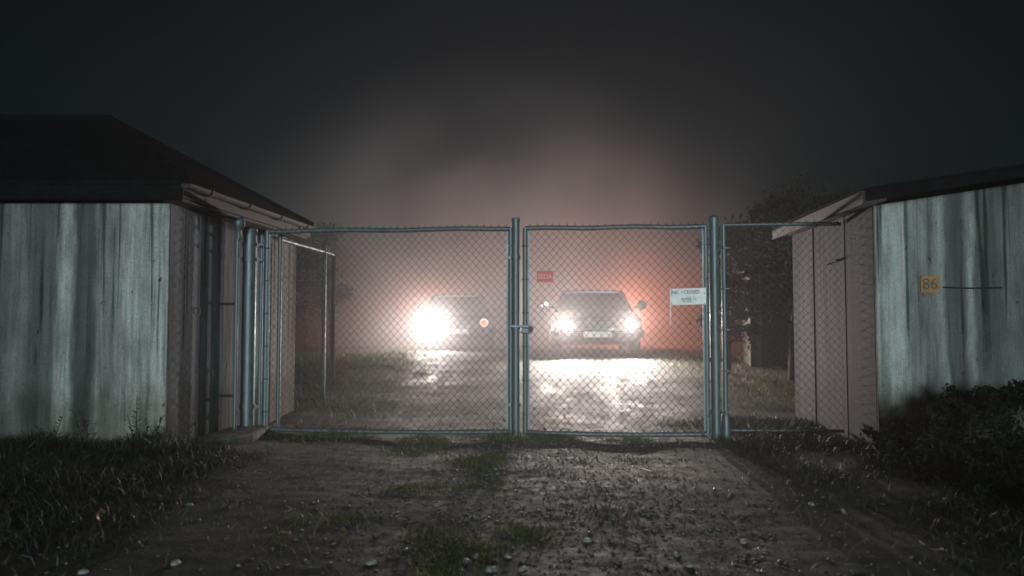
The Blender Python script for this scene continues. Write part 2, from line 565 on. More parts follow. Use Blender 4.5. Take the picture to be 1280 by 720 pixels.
# ------------------------------------------------------------------ left building
def wall_y(y):                       # inner face of the left side wall
    return -2.67 + (y - 6.2) * 0.045
WT = 1.96
lb = thing('utility_building', (-2.67, 6.2, 0.0), 'low concrete building with dark hipped roof left of the gate', 'building')
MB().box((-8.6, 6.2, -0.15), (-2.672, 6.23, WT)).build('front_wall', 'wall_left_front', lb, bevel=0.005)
edges = [6.203, 6.80, 7.42, 8.02, 8.60]
for i in range(4):
    y0, y1 = edges[i] + (0.0 if i == 0 else 0.0015), edges[i + 1] - 0.0015
    if i == 0: y0 = 6.2315
    pr = 0
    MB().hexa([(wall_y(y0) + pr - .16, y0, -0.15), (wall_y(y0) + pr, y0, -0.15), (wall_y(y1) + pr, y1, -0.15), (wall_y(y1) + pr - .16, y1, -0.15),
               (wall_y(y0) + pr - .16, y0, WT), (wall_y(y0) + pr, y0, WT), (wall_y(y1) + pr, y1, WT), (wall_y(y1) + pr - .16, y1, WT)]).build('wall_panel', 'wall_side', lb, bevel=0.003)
MB().box((-8.6, 8.602, -0.15), (-2.62, 8.76, WT)).build('rear_wall', 'wall_side', lb)
MB().hexa([(-2.59, 8.06, -.1), (-2.43, 8.06, -.1), (-2.415, 8.92, -.1), (-2.55, 8.92, -.1), (-2.59, 8.06, 1.955), (-2.43, 8.06, 1.955), (-2.415, 8.92, 1.955), (-2.55, 8.92, 1.955)]).build('corner_pier', 'pier_render', lb, bevel=.01)
A, B_ = (-2.50, 6.06), (-2.20, 8.82)
ap = (-3.78, 7.42, 2.95); ap2 = (-7.9, 7.42, 2.95)
ez = 2.115
roof = MB()
c = [(A[0], A[1], ez), (B_[0], B_[1], ez), (-9.0, B_[1], ez), (-9.0, A[1], ez)]
low = [(p[0], p[1], ez - 0.03) for p in c]
roof.add(c + [ap, ap2] + low, [(0, 1, 4), (1, 2, 5, 4), (2, 3, 5), (3, 0, 4, 5), (9, 8, 7, 6), (0, 6, 7, 1), (1, 7, 8, 2), (2, 8, 9, 3), (3, 9, 6, 0)])
rf = roof.build('roof', 'roof_felt', lb)
MB().tube([(A[0] - .01, A[1] + .01, ez + .012), ap], 0.028, 8).build('hip_cap', 'roof_felt', rf)
MB().tube([(B_[0] - .01, B_[1] - .01, ez + .012), ap], 0.028, 8).build('hip_cap', 'roof_felt', rf)
MB().tube([(ap[0] + .02, ap[1], ap[2] + .005), (ap2[0], ap2[1], ap2[2] + .005)], 0.032, 8).build('ridge_cap', 'roof_felt', rf)
MB().box((-9.0, A[1] + .012, 1.965), (A[0] - .03, A[1] + .036, ez - .032)).build('fascia', 'roof_felt', lb)
def eave_x(y): return A[0] + (y - A[1]) * (B_[0] - A[0]) / (B_[1] - A[1])
MB().hexa([(eave_x(6.1) - .05, 6.1, 1.985), (eave_x(6.1) - .028, 6.1, 1.985), (eave_x(8.8) - .028, 8.8, 1.985), (eave_x(8.8) - .05, 8.8, 1.985),
           (eave_x(6.1) - .05, 6.1, 2.083), (eave_x(6.1) - .028, 6.1, 2.083), (eave_x(8.8) - .028, 8.8, 2.083), (eave_x(8.8) - .05, 8.8, 2.083)]).build('fascia', 'fascia_wood', lb)
for i in range(3):                      # soffit boards between wall and fascia
    t0, t1 = i / 3 + 0.01, (i + 1) / 3 - 0.01
    def sx(y, t):
        a = wall_y(y) - 0.02; b = eave_x(y) - 0.052
        return a + (b - a) * t
    MB().hexa([(sx(6.12, t0), 6.12, 1.964), (sx(6.12, t1), 6.12, 1.964), (sx(8.8, t1), 8.8, 1.964), (sx(8.8, t0), 8.8, 1.964),
               (sx(6.12, t0), 6.12, 1.984), (sx(6.12, t1), 6.12, 1.984), (sx(8.8, t1), 8.8, 1.984), (sx(8.8, t0), 8.8, 1.984)]).build('soffit_board', 'soffit_wood', lb)
g = MB()                                # half-round gutter
ys = np.linspace(6.05, 8.84, 14)
vs, fs = [], []
NS = 9
for y in ys:
    cx, cz = eave_x(y) + 0.016, 2.085
    for rr in (0.040, 0.036):
        for k in range(NS):
            a = math.pi + math.pi * k / (NS - 1)
            vs.append((cx + rr * math.cos(a), y, cz + rr * math.sin(a)))
for i in range(len(ys) - 1):
    o0, o1 = i * 2 * NS, (i + 1) * 2 * NS
    for k in range(NS - 1):
        fs += [(o0 + k, o0 + k + 1, o1 + k + 1, o1 + k), (o0 + NS + k, o1 + NS + k, o1 + NS + k + 1, o0 + NS + k + 1)]
    for k in (0, NS - 1):
        fs.append((o0 + k, o1 + k, o1 + NS + k, o0 + NS + k))
for o0 in (0, (len(ys) - 1) * 2 * NS):
    for k in range(NS - 1):
        fs.append((o0 + k, o0 + NS + k, o0 + NS + k + 1, o0 + k + 1))
g.add(vs, fs)
gu = g.build('gutter', 'gutter_metal', lb, True)
MB().box((eave_x(6.05) - .02, 6.044, 2.052), (eave_x(6.05) + .05, 6.049, 2.084)).build('end_cap', 'gutter_metal', gu)
for y in (6.4, 7.1, 7.8, 8.5):
    MB().tube([(eave_x(y) - .03, y, 2.086), (eave_x(y) - .024, y, 2.05), (eave_x(y) + .016, y, 2.040), (eave_x(y) + .058, y, 2.06), (eave_x(y) + .060, y, 2.09)], 0.006, 6).build('gutter_bracket', 'rusty_iron', gu)
# little fixings on the left side wall
for (y, z) in ((7.0, 0.62), (6.72, 1.15)):
    MB().tube([(wall_y(y) + .002, y, z), (wall_y(y) + .03, y, z), (wall_y(y) + .03, y, z - .05)], 0.006, 6).build('wall_hook', 'rusty_iron', lb)

# ------------------------------------------------------------------ right building
def rwall_x(y): return 2.87 + (y - 6.3) * (0.106 / 1.99)
def roof_under(x): return 1.955 + 0.153 * (x - 2.87)
rb = thing('concrete_outbuilding', (2.87, 6.3, 0.0), 'stained concrete outbuilding with sloping eave and yellow number plate, right of the gate', 'building')
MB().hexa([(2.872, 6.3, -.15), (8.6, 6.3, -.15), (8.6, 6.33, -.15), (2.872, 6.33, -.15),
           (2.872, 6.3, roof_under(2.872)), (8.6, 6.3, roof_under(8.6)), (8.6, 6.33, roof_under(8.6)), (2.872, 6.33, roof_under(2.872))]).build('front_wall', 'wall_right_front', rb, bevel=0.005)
edges = [6.329, 6.95, 7.36, 7.80, 8.29]
for i in range(4):
    y0, y1 = edges[i] + 0.003, edges[i + 1] - 0.003
    pr = [0, -0.004, 0.003, -0.005][i]
    q = []
    for z in (-0.15, None):
        for (y, dx) in ((y0, pr), (y0, .16), (y1, .16), (y1, pr)):
            x = rwall_x(y) + dx
            q.append((x, y, z if z is not None else roof_under(x) - 0.002))
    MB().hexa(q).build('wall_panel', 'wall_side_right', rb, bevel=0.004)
MB().hexa([(rwall_x(8.29) + .0, 8.293, -.15), (8.6, 8.293, -.15), (8.6, 8.45, -.15), (rwall_x(8.29), 8.45, -.15),
           (rwall_x(8.29), 8.293, roof_under(2.98) - .003), (8.6, 8.293, roof_under(8.6) - .003), (8.6, 8.45, roof_under(8.6) - .003), (rwall_x(8.29), 8.45, roof_under(2.98) - .003)]).build('rear_wall', 'wall_side_right', rb)
def rx(y): return 2.68 + (y - 6.02) * (0.14 / 2.5)
top = lambda x: roof_under(x) + 0.105
q = [(rx(6.02), 6.02), (9.0, 6.02), (9.0, 8.55), (rx(8.55), 8.55)]
r2 = MB().hexa([(x, y, roof_under(x) + .022) for x, y in q] + [(x, y, top(x)) for x, y in q]).build('roof', 'roof_felt', rb)
MB().hexa([(x, y, top(x) + .001) for x, y in ((rx(6.02) - .02, 6.0), (9.0, 6.0), (9.0, 8.57), (rx(8.57) - .02, 8.57))] +
          [(x, y, top(x) + .016) for x, y in ((rx(6.02) - .02, 6.0), (9.0, 6.0), (9.0, 8.57), (rx(8.57) - .02, 8.57))]).build('roof_sheet', 'roof_felt', r2)
MB().hexa([(rx(6.02) - .024, 6.02, roof_under(2.66) + .0), (rx(6.02) - .002, 6.02, roof_under(2.66) + .0), (rx(8.55) - .002, 8.55, roof_under(2.8) - .01), (rx(8.55) - .024, 8.55, roof_under(2.8) - .01),
           (rx(6.02) - .024, 6.02, roof_under(2.66) + .1), (rx(6.02) - .002, 6.02, roof_under(2.66) + .1), (rx(8.55) - .002, 8.55, roof_under(2.8) + .08), (rx(8.55) - .024, 8.55, roof_under(2.8) + .08)]).build('fascia', 'fascia_wood', rb)
for i in range(2):
    def sx2(y, t): return rx(y) + .004 + (rwall_x(y) - .006 - rx(y)) * t
    t0, t1 = i / 2 + .012, (i + 1) / 2 - .012
    q = [(sx2(6.04, t0), 6.04), (sx2(6.04, t1), 6.04), (sx2(8.53, t1), 8.53), (sx2(8.53, t0), 8.53)]
    MB().hexa([(x, y, roof_under(x) + .001) for x, y in q] + [(x, y, roof_under(x) + .020) for x, y in q]).build('soffit_board', 'soffit_wood', rb)
MB().tube([(3.40, 6.292, 1.305), (3.6, 6.292, 1.298), (3.86, 6.292, 1.302)], 0.006, 6).build('wall_cable', 'dark_timber', rb)
MB().tube([(rwall_x(7.06), 7.06, 1.585), (rwall_x(7.06) - .03, 7.06, 1.585), (rwall_x(7.06) - .03, 7.3, 1.575), (rwall_x(7.3), 7.3, 1.575)], 0.011, 8).build('wall_bracket', 'rusty_iron', rb)

# yellow plate on the wall
def text(name, body, size, mat, parent, loc, rot=(R(90), 0, 0), sx=1.0):
    cu = bpy.data.curves.new(name, 'FONT')
    cu.body = body; cu.size = size; cu.align_x = 'CENTER'; cu.align_y = 'CENTER'; cu.extrude = 0.0008
    cu.materials.append(MATS[mat])
    cu.resolution_u = 3
    tmp = bpy.data.objects.new('tmp', cu); C.objects.link(tmp)
    me = bpy.data.meshes.new_from_object(tmp.evaluated_get(bpy.context.evaluated_depsgraph_get()))
    me.name = name
    bpy.data.objects.remove(tmp); bpy.data.curves.remove(cu)
    o = link(name, me, parent, loc)
    o.rotation_euler = rot; o.scale = (sx, 1, 1)
    return o
yp = thing('number_plate', (3.295, 6.294, 1.262), 'small dirty yellow plate with dark characters on the right wall', 'sign')
MB().box((3.222, 6.291, 1.262), (3.368, 6.297, 1.394)).build('plate', 'sign_yellow', yp, bevel=0.002)
text('lettering', '86', 0.125, 'ink_dark', yp, (0.0, -0.0050, 0.066), sx=1.0)
for (x, z) in ((3.23, 1.385), (3.36, 1.385)):
    MB().lathe((x, 6.289, z), [(0.004, -0.001), (0.003, 0.002)], 8, 'y').build('screw', 'rusty_iron', yp)

# ------------------------------------------------------------------ chain-link helpers
def chain_mesh(p0, p1, z0, z1, spikes=True, zoff=None, pitch=0.033, row=0.036, r=0.0027):
    """woven zig-zag wires from p0 to p1 (xy) between z0 and z1; each wire hooks its neighbour"""
    p0, p1 = np.array(p0), np.array(p1)
    L = np.linalg.norm(p1 - p0)
    d = (p1 - p0) / L
    nrm = np.array([-d[1], d[0]])
    nw = int(L / pitch)
    pitch = L / nw
    nr = int((z1 - z0) / row)
    rowh = (z1 - z0) / nr
    V, F = [], []
    for k in range(nw):
        pts = []
        for j in range(nr + 1):
            flip = (j + k) % 2
            s = (k + flip) * pitch
            s = min(max(s + 0.004 * math.sin(j * .31 + k * .17) + 0.002 * math.sin(j * .83 + k * .71), 0.0), L)
            t = s / L
            bulge = 0.010 * math.sin(3.1 * t * 3 + j * .12) * math.sin(math.pi * j / nr) * math.sin(math.pi * t)
            w = (0.0021 if flip else -0.0021) + bulge
            xy = p0 + d * s + nrm * w
            sag = 0.004 * math.sin(t * 9.0)
            z = z0 + j * rowh + (zoff(t) if zoff else 0.0) + sag
            pts.append((xy[0], xy[1], z))
        if spikes:
            q = pts[-1]
            pts.append((q[0] + 0.002 * random.uniform(-1, 1), q[1], q[2] + 0.017))
        P = np.array(pts)
        m = len(P)
        T = np.gradient(P, axis=0)
        T /= np.linalg.norm(T, axis=1)[:, None]
        N = np.array([nrm[0], nrm[1], 0.0])
        S = np.cross(T, N); S /= np.linalg.norm(S, axis=1)[:, None]
        base = len(V) * 1
        ring = []
        for a in (0.5, 0.5 + 2.094, 0.5 + 4.189):
            ring.append(P + r * (math.cos(a) * S + math.sin(a) * N))
        arr = np.stack(ring, 1).reshape(-1, 3)
        V.append(arr)
        b = sum_len[0]
        i = np.arange(m - 1)
        for k3 in range(3):
            k4 = (k3 + 1) % 3
            F.append(np.stack([b + i * 3 + k3, b + i * 3 + k4, b + (i + 1) * 3 + k4, b + (i + 1) * 3 + k3], 1))
        sum_len[0] += len(arr)
    return np.concatenate(V), np.concatenate(F)
sum_len = [0]
def add_chain(parent, p0, p1, z0, z1, mat='galvanised_wire', **kw):
    sum_len[0] = 0
    v, f = chain_mesh(p0, p1, z0, z1, **kw)
    v = v - np.array(parent.location)
    o = link('chain_link_mesh', fast_mesh('chain_link_mesh', v, f, mat, True), parent)
    o['kind'] = 'stuff'
    return o

GA, GB = (-2.28, 7.42), (1.72, 7.06)
def gp(x):
    return GA[1] + (x - GA[0]) * (GB[1] - GA[1]) / (GB[0] - GA[0])
ZT, ZB = 1.885, 0.055
def gate_leaf(x0, x1, label, x_inset0=0.0):
    t = thing('gate_leaf', (x0, gp(x0), 0), label, 'gate', 'double chain-link gate')
    P = lambda x, z, dy=0: (x, gp(x) + dy, z)
    r = 0.0225
    MB().tube([P(x0, ZB - r), P(x0, ZT + r * .2)], r, 14).build('stile', 'galvanised', t, True)
    MB().tube([P(x1, ZB - r), P(x1, ZT + r * .2)], r, 14).build('stile', 'galvanised', t, True)
    n = 10
    MB().tube([P(x0 + (x1 - x0) * i / n, ZT + 0.005 * math.sin(i * 1.3 + x0)) for i in range(n + 1)], r * .96, 14).build('top_rail', 'galvanised', t, True)
    MB().tube([P(x0 + (x1 - x0) * i / n, ZB - 0.012 * math.sin(math.pi * i / n)) for i in range(n + 1)], r * .96, 14).build('bottom_rail', 'galvanised', t, True)
    add_chain(t, (x0 + .015, gp(x0) - .026), (x1 - .015, gp(x1) - .026), ZB - 0.012, ZT + 0.022)
    for x in (x0, x1):
        sg = 1 if x == x0 else -1
        MB().box((x + sg * .030 - .008, gp(x) - .032, ZB + .03), (x + sg * .030 + .008, gp(x) - .028, ZT - .03)).build('tension_bar', 'galvanised_dull', t)
        for i in range(6):
            z = ZB + 0.16 + i * (ZT - ZB - 0.32) / 5
            MB().tube([P(x + sg * .034, z, -.033), P(x + sg * .004, z, -.029), P(x - sg * .021, z, -.016), P(x - sg * .026, z, 0), P(x - sg * .016, z, .02), P(x + sg * .012, z, .026)], 0.006, 6).build('tension_band', 'galvanised_dull', t)
    k = int((x1 - x0) / 0.31)
    for i in range(1, k):
        for z in (ZT, ZB):
            x = x0 + (x1 - x0) * i / k + random.uniform(-.02, .02)
            MB().tube([(x, gp(x) + .030 * math.cos(a), z + .029 * math.sin(a)) for a in np.linspace(0, 2 * math.pi * .92, 10)], 0.0028, 5).build('tie_wire', 'galvanised_dull', t)
    return t

left_leaf = gate_leaf(-2.28, -0.012, 'wider left leaf of the chain-link gate, hung by the left building')
right_leaf = gate_leaf(0.118, 1.715, 'narrower right leaf of the chain-link gate, carrying two signs')
# thick drop-bolt pipe and fork latch where the leaves meet
xm, ym = 0.034, gp(0.034) - 0.030
MB().tube([(xm, ym, 0.0), (xm, ym, 1.965)], 0.034, 18).build('drop_pipe', 'galvanised', left_leaf, True)
MB().lathe((xm, ym, 1.966), [(0.038, -0.02), (0.038, 0.004), (0.03, 0.012), (0.006, 0.016)], 18).build('pipe_cap', 'galvanised', left_leaf, True)
for z in (0.985, 1.62, 0.30):
    MB().lathe((xm, ym, z), [(0.0365, -0.018), (0.042, -0.018), (0.042, 0.018), (0.0365, 0.018)], 18).build('clamp', 'galvanised_dull', left_leaf, True)
    MB().box((-0.03, gp(0) - .034, z - .012), (0.0, gp(0) - .024, z + .012)).build('clamp_arm', 'galvanised_dull', left_leaf)
MB().box((xm - .06, ym - .052, 0.988), (0.168, ym - .040, 1.012)).build('latch_bar', 'galvanised_dull', left_leaf, bevel=.003)
MB().box((xm + .03, ym - .052, 0.940), (0.150, ym - .043, 0.953)).build('latch_bar', 'galvanised_dull', left_leaf, bevel=.003)
fk = MB()
fk.box((0.085, gp(.118) - .058, 0.935), (0.178, gp(.118) - .026, 0.985))
fk.build('latch_fork', 'galvanised_dull', right_leaf, bevel=.006)
pad = MB().box((0.150, ym - .075, 0.955), (0.188, ym - .055, 1.0)).build('padlock_body', 'rusty_iron', None, bevel=.004)
pad.name = 'padlock'
tag(pad, 'small rusty padlock on the gate latch', 'padlock')

# ------------------------------------------------------------------ posts
def gate_post(x, y, h, r, label, bands, arm_to, name='gate_post'):
    t = thing(name, (x, y, 0), label, 'post')
    MB().tube([(x, y, -0.2), (x, y, h)], r, 22).build('shaft', 'galvanised', t, True)
    MB().lathe((x, y, h), [(r + .004, -.035), (r + .004, .004), (r * .8, .018), (r * .35, .028), (.004, .031)], 22).build('cap', 'galvanised', t, True)
    for z in bands:
        b = MB().lathe((x, y, z), [(r + .0005, -.02), (r + .008, -.02), (r + .008, .02), (r + .0005, .02)], 22).build('hinge_band', 'galvanised_dull', t, True)
        for ax in arm_to:
            s = 1 if ax > x else -1
            xa, xb = sorted((x + s * (r + .002), ax - s * .018))
            MB().box((xa, y - .014, z - .014), (xb, y + .002, z + .014)).build('hinge_arm', 'galvanised_dull', b, bevel=.003)
            MB().tube([(ax - s * .03, y - .03, z), (ax - s * .03, y + .02, z)], .008, 8).build('bolt', 'rusty_iron', b)
    return t
gate_post(-2.445, 7.43, 1.90, 0.064, 'thick galvanised left gate post close to the building wall', (1.76, 1.62, 0.26), (-2.28,))
rp = gate_post(1.786, 7.05, 1.955, 0.042, 'thick galvanised right gate post between gate and fence', (1.735, 0.705, 0.25), (1.715, 1.872))
# slim pole with a knob, beside the left post
sp = thing('slim_pole', (-2.47, 7.17, 0.0), 'slim metal pole with round knob in front of the left gate post', 'pole')
MB().tube([(-2.47, 7.17, -0.1), (-2.472, 7.17, 1.80)], 0.017, 12).build('shaft', 'galvanised', sp, True)
MB().lathe((-2.462, 7.17, 1.80), [(0.018, -.02), (.022, 0), (.022, .05), (.03, .07), (.050, .10), (.056, .13), (.050, .165), (.03, .185), (.006, .19)], 18).build('knob', 'galvanised', sp, True)
for z in (0.38, 1.2):
    MB().box((wall_y(7.17) + .003, 7.16, z - .012), (-2.487, 7.18, z + .012)).build('wall_clip', 'dark_timber', sp)
# secondary slim post behind the left hinge (fence start)
hp = thing('hinge_stub_post', (-2.36, 7.5, 0), 'thin upright tube between left gate post and gate leaf', 'post')
MB().tube([(-2.362, 7.52, -.1), (-2.362, 7.52, 1.86)], 0.018, 12).build('shaft', 'galvanised', hp, True)
MB().lathe((-2.362, 7.52, 1.86), [(.02, -.02), (.02, .0), (.012, .012), (.003, .016)], 12).build('cap', 'galvanised', hp, True)

# fixed fence panel between right post and building
fr = thing('fence_panel', (1.872, 7.05, 0), 'fixed chain-link fence panel between right gate post and outbuilding', 'fence')
fy = lambda x: 7.05 + (x - 1.872) * (-0.05 / 1.0)
MB().tube([(1.872, 7.05, -0.05), (1.872, 7.05, 1.90)], 0.022, 14).build('stile', 'galvanised', fr, True)
MB().lathe((1.872, 7.05, 0.06), [(0.045, -.08), (0.043, .06), (0.036, .16), (0.024, .19)], 14).build('sleeve', 'galvanised_dull', fr, True)
MB().tube([(1.872, 7.05, 1.895), (2.30, fy(2.30), 1.90), (2.89, fy(2.89), 1.90)], 0.017, 12).build('top_rail', 'galvanised', fr, True)
MB().tube([(1.872, 7.05, 0.09), (2.885, fy(2.885), 0.09)], 0.014, 12).build('bottom_rail', 'galvanised', fr, True)
add_chain(fr, (1.888, 7.026), (2.885, fy(2.885) - .026), 0.06, 1.915)
for i in range(5):
    z = 0.25 + i * 0.36
    MB().tube([(1.910, 7.018, z), (1.872, 7.022, z), (1.846, 7.05, z), (1.872, 7.077, z)], 0.006, 6).build('tension_band', 'galvanised_dull', fr)

# side fence running back from the left post
SF = [(-2.20, 7.56), (-2.33, 9.90), (-2.55, 11.4)]
sf = thing('side_fence', (*SF[0], 0), 'chain-link side fence running back from the gate along the left building', 'fence')
for i, (x, y) in enumerate(SF):
    zg = ground_z(x, y)
    r = (0.02, 0.026, 0.03)[i]
    MB().tube([(x, y, zg - .1), (x, y, zg + (1.83, 1.88, 1.86)[i])], r, 12).build('post', ('galvanised', 'galvanised', 'gutter_metal')[i], sf, True)
    MB().lathe((x, y, zg + (1.83, 1.88, 1.86)[i]), [(r + .003, -.03), (r + .003, 0), (r * .6, .02), (.003, .026)], 12).build('post_cap', 'galvanised_dull', sf, True)
for i in range(2):
    (xa, ya), (xb, yb) = SF[i], SF[i + 1]
    za, zb = ground_z(xa, ya), ground_z(xb, yb)
    MB().tube([(xa, ya, za + 1.80), (xb, yb, zb + 1.80)], 0.017, 10).build('top_rail', 'galvanised', sf, True)
    MB().tube([(xa, ya, za + 1.45), ((xa + xb) / 2, (ya + yb) / 2, (za + zb) / 2 + 1.42), (xb, yb, zb + 1.45)], 0.0025, 5).build('line_wire', 'galvanised_wire', sf)
    add_chain(sf, (xa + .022, ya + .01), (xb + .022, yb), 0.02, 1.80, zoff=lambda t, a=za, b=zb: a + (b - a) * t, spikes=(i == 0), pitch=.042, row=.046, r=.0012)

# concrete footing under the left post
ft = MB()
pts = [(-2.64, 6.62), (-2.30, 6.60), (-2.20, 6.86), (-2.22, 7.62), (-2.56, 7.66)]
n = len(pts)
ft.add([(x, y, -0.06) for x, y in pts] + [(x + .01 * (1 if x < -2.4 else -1), y + .01, 0.085 + random.uniform(-.008, .008)) for x, y in pts],
       [tuple(range(n - 1, -1, -1)), tuple(range(n, 2 * n))] + [(i, (i + 1) % n, n + (i + 1) % n, n + i) for i in range(n)])
fo = ft.build('concrete_footing', 'footing_concrete', None, bevel=0.02)
tag(fo, 'pale concrete footing slab at the base of the left gate post', 'slab')

# ------------------------------------------------------------------ signs on the gate
ws = thing('notice_sign', (1.548, gp(1.548) - .05, 1.185), 'white rectangular notice with dark lettering on the right gate leaf', 'sign')
x0, x1 = 1.392, 1.704
ysn = gp(1.548) - 0.047
rotz = math.atan2(GB[1] - GA[1], GB[0] - GA[0])
w = MB()
a, b = (x0, gp(x0) - .047), (x1, gp(x1) - .047)
w.hexa([(a[0], a[1], 1.185), (b[0], b[1], 1.192), (b[0], b[1] + .004, 1.192), (a[0], a[1] + .004, 1.185),
        (a[0], a[1], 1.330), (b[0], b[1], 1.338), (b[0], b[1] + .004, 1.338), (a[0], a[1] + .004, 1.330)])
w.build('plate', 'sign_white', ws, bevel=.0015)
rt = (R(90), R(-1.3), rotz)
text('lettering', 'JNC / CESSED', 0.046, 'ink_dark', ws, (-.022, -.0005, 0.113), rt, 0.92)
text('lettering', '/ ..= .  I', 0.022, 'ink_dark', ws, (.02, -.003, 0.078), rt, 1.0)
text('lettering', 'NUMER 2 L', 0.034, 'ink_dark', ws, (.008, -.002, 0.052), rt, 0.8)
text('lettering', 'IN - ANDE ___', 0.018, 'ink_dark', ws, (.008, -.002, 0.031), rt, 0.9)
for (x, z) in ((x0 + .012, 1.32), (x1 - .012, 1.29), (x1 - .012, 1.20), (x0 + .012, 1.198)):
    MB().lathe((x, gp(x) - .049, z), [(.005, -.002), (.004, .002)], 8, 'y').build('screw', 'rusty_iron', ws)
MB().box((x0 + .002, gp(x0) - .040, 1.00), (x0 + .011, gp(x0) - .036, 1.186)).build('hanging_strap', 'plate_white', ws)
rs = thing('warning_plate', (0.295, gp(.295) - .05, 1.395), 'small red plate with pale letters high on the right gate leaf', 'sign')
MB().box((0.222, gp(.29) - .050, 1.395), (0.368, gp(.29) - .046, 1.495)).build('plate', 'sign_red', rs, bevel=.0015)
text('lettering', 'SEDA', 0.062, 'ink_pink', rs, (0.0, -.0015, 0.048), (R(90), 0, 0), 0.9)
for x in (.23, .36):
    MB().lathe((x, gp(.29) - .052, 1.487), [(.004, -.002), (.003, .002)], 8, 'y').build('screw', 'rusty_iron', rs)

# ------------------------------------------------------------------ cars
def build_car(loc, yaw, label, paintmat, lamps, tails, mirror_pale=False, power=1.0):
    t = thing('parked_car', (0, 0, 0), label, 'car', 'cars waiting behind the gate')
    secs = [(0.00, .78, .36, .66), (0.05, .83, .30, .735), (0.25, .86, .25, .785), (0.75, .875, .22, .825), (1.30, .88, .20, .885),
            (2.2, .885, .20, .915), (3.3, .885, .20, .915), (3.9, .88, .23, .905), (4.35, .85, .28, .87), (4.45, .80, .36, .78)]
    prof = lambda w, zb, zt: [(-w * .90, zb), (-w, zb + .13), (-w * 1.005, (zb + zt) / 2), (-w * .985, zt - .09), (-w * .93, zt - .02), (-w * .55, zt + .012), (0, zt + .018),
                              (w * .55, zt + .012), (w * .93, zt - .02), (w * .985, zt - .09), (w * 1.005, (zb + zt) / 2), (w, zb + .13), (w * .90, zb)]
    vs, fs = [], []
    for (y, w_, zb, zt) in secs:
        vs += [(x, y, z) for x, z in prof(w_, zb, zt)]
    k = 13
    for i in range(len(secs) - 1):
        for j in range(k):
            fs.append((i * k + j, i * k + (j + 1) % k, (i + 1) * k + (j + 1) % k, (i + 1) * k + j))
    fs += [tuple(range(k)), tuple(range((len(secs) - 1) * k, len(secs) * k))]
    body = MB().add(vs, fs).build('body', paintmat, t, True)
    cut = MB()
    for y in (0.86, 3.52):
        for s in (-1, 1):
            cut.lathe((s * .80, y, .31), [(.36, -.17), (.36, .17)], 28, 'x')
    co = cut.build('cutter', paintmat)
    md = body.modifiers.new('arch', 'BOOLEAN'); md.object = co; md.operation = 'DIFFERENCE'; md.solver = 'EXACT'
    dg = bpy.context.evaluated_depsgraph_get()
    nm = bpy.data.meshes.new_from_object(body.evaluated_get(dg))
    body.modifiers.clear(); body.data = nm
    bpy.data.objects.remove(co)
    # greenhouse: pillars, roof, panes
    bz, tz = .905, 1.275
    fb, ft_, rb_, rt_ = 1.22, 1.86, 3.78, 3.22
    wb, wt = .76, .60
    lo = {'fl': (-wb, fb, bz - .03), 'fr': (wb, fb, bz - .03), 'rl': (-wb, rb_, bz - .02), 'rr': (wb, rb_, bz - .02)}
    hi = {'fl': (-wt, ft_, tz), 'fr': (wt, ft_, tz), 'rl': (-wt, rt_, tz), 'rr': (wt, rt_, tz)}
    for key in ('fl', 'fr', 'rl', 'rr'):
        MB().tube([lo[key], hi[key]], 0.032, 8).build('pillar', paintmat, t, True)
    for s in (-1, 1):
        MB().tube([(s * (wb + .01), 2.42, bz), (s * (wt + .015), 2.45, tz)], 0.028, 8).build('pillar', paintmat, t, True)
    ro = MB()
    rv, rfc = [], []
    for (y, w_, z) in ((ft_ - .04, wt - .02, tz - .01), (ft_ + .12, wt + .02, tz + .02), (2.5, wt + .03, tz + .035), (rt_ - .12, wt + .02, tz + .02), (rt_ + .04, wt - .02, tz - .01)):
        rv += [(-w_, y, z - .03), (-w_, y, z - .005), (-w_ * .8, y, z + .02), (0, y, z + .03), (w_ * .8, y, z + .02), (w_, y, z - .005), (w_, y, z - .03)]
    for i in range(4):
        for j in range(7):
            rfc.append((i * 7 + j, i * 7 + (j + 1) % 7, (i + 1) * 7 + (j + 1) % 7, (i + 1) * 7 + j))
    rfc += [tuple(range(7)), tuple(range(28, 35))]
    ro.add(rv, rfc).build('roof', paintmat, t, True)
    def pane(name, q):
        m_ = MB(); q = [Vector(p) for p in q]
        nrm = (q[1] - q[0]).cross(q[3] - q[0]).normalized() * .004
        m_.hexa(q + [p + nrm for p in q]); return m_.build(name, 'car_glass', t)
    pane('windscreen', [lo['fl'], lo['fr'], hi['fr'], hi['fl']])
    pane('rear_window', [lo['rr'], lo['rl'], hi['rl'], hi['rr']])
    for s in (-1, 1):
        a_, b_ = ('fl', 'rl') if s < 0 else ('fr', 'rr')
        mlo, mhi = (s * wb, 2.42, bz - .02), (s * wt, 2.45, tz)
        pane('side_window', [lo[a_], mlo, mhi, hi[a_]])
        pane('side_window', [mlo, lo[b_], hi[b_], mhi])
    # cabin
    for s in (-1, 1):
        MB().box((s * .36 - .24, 2.25, .42), (s * .36 + .24, 2.37, 1.0)).build('seat', 'seat_cloth', t, bevel=.04)
        MB().box((s * .36 - .12, 2.27, 1.02), (s * .36 + .12, 2.36, 1.17)).build('headrest', 'seat_cloth', t, bevel=.03)
    MB().box((-.62, 3.2, .5), (.62, 3.34, 1.0)).build('rear_seat', 'seat_cloth', t, bevel=.04)
    MB().tube([(-.36 + .18 * math.cos(a), 1.72 + .06 * math.sin(a), .93 + .17 * math.sin(a)) for a in np.linspace(0, 2 * math.pi, 20)], .013, 6).build('steering_wheel', 'plastic_black', t, True)
    # front end
    MB().box((-.44, -.012, .545), (.44, .03, .69)).build('grille_surround', 'plastic_black', t, bevel=.006)
    for i in range(6):
        z = .56 + i * .022
        MB().box((-.425, -.020, z), (.425, -.013, z + .011)).build('grille_bar', 'plastic_black', t)
    bp = MB()
    bv = []
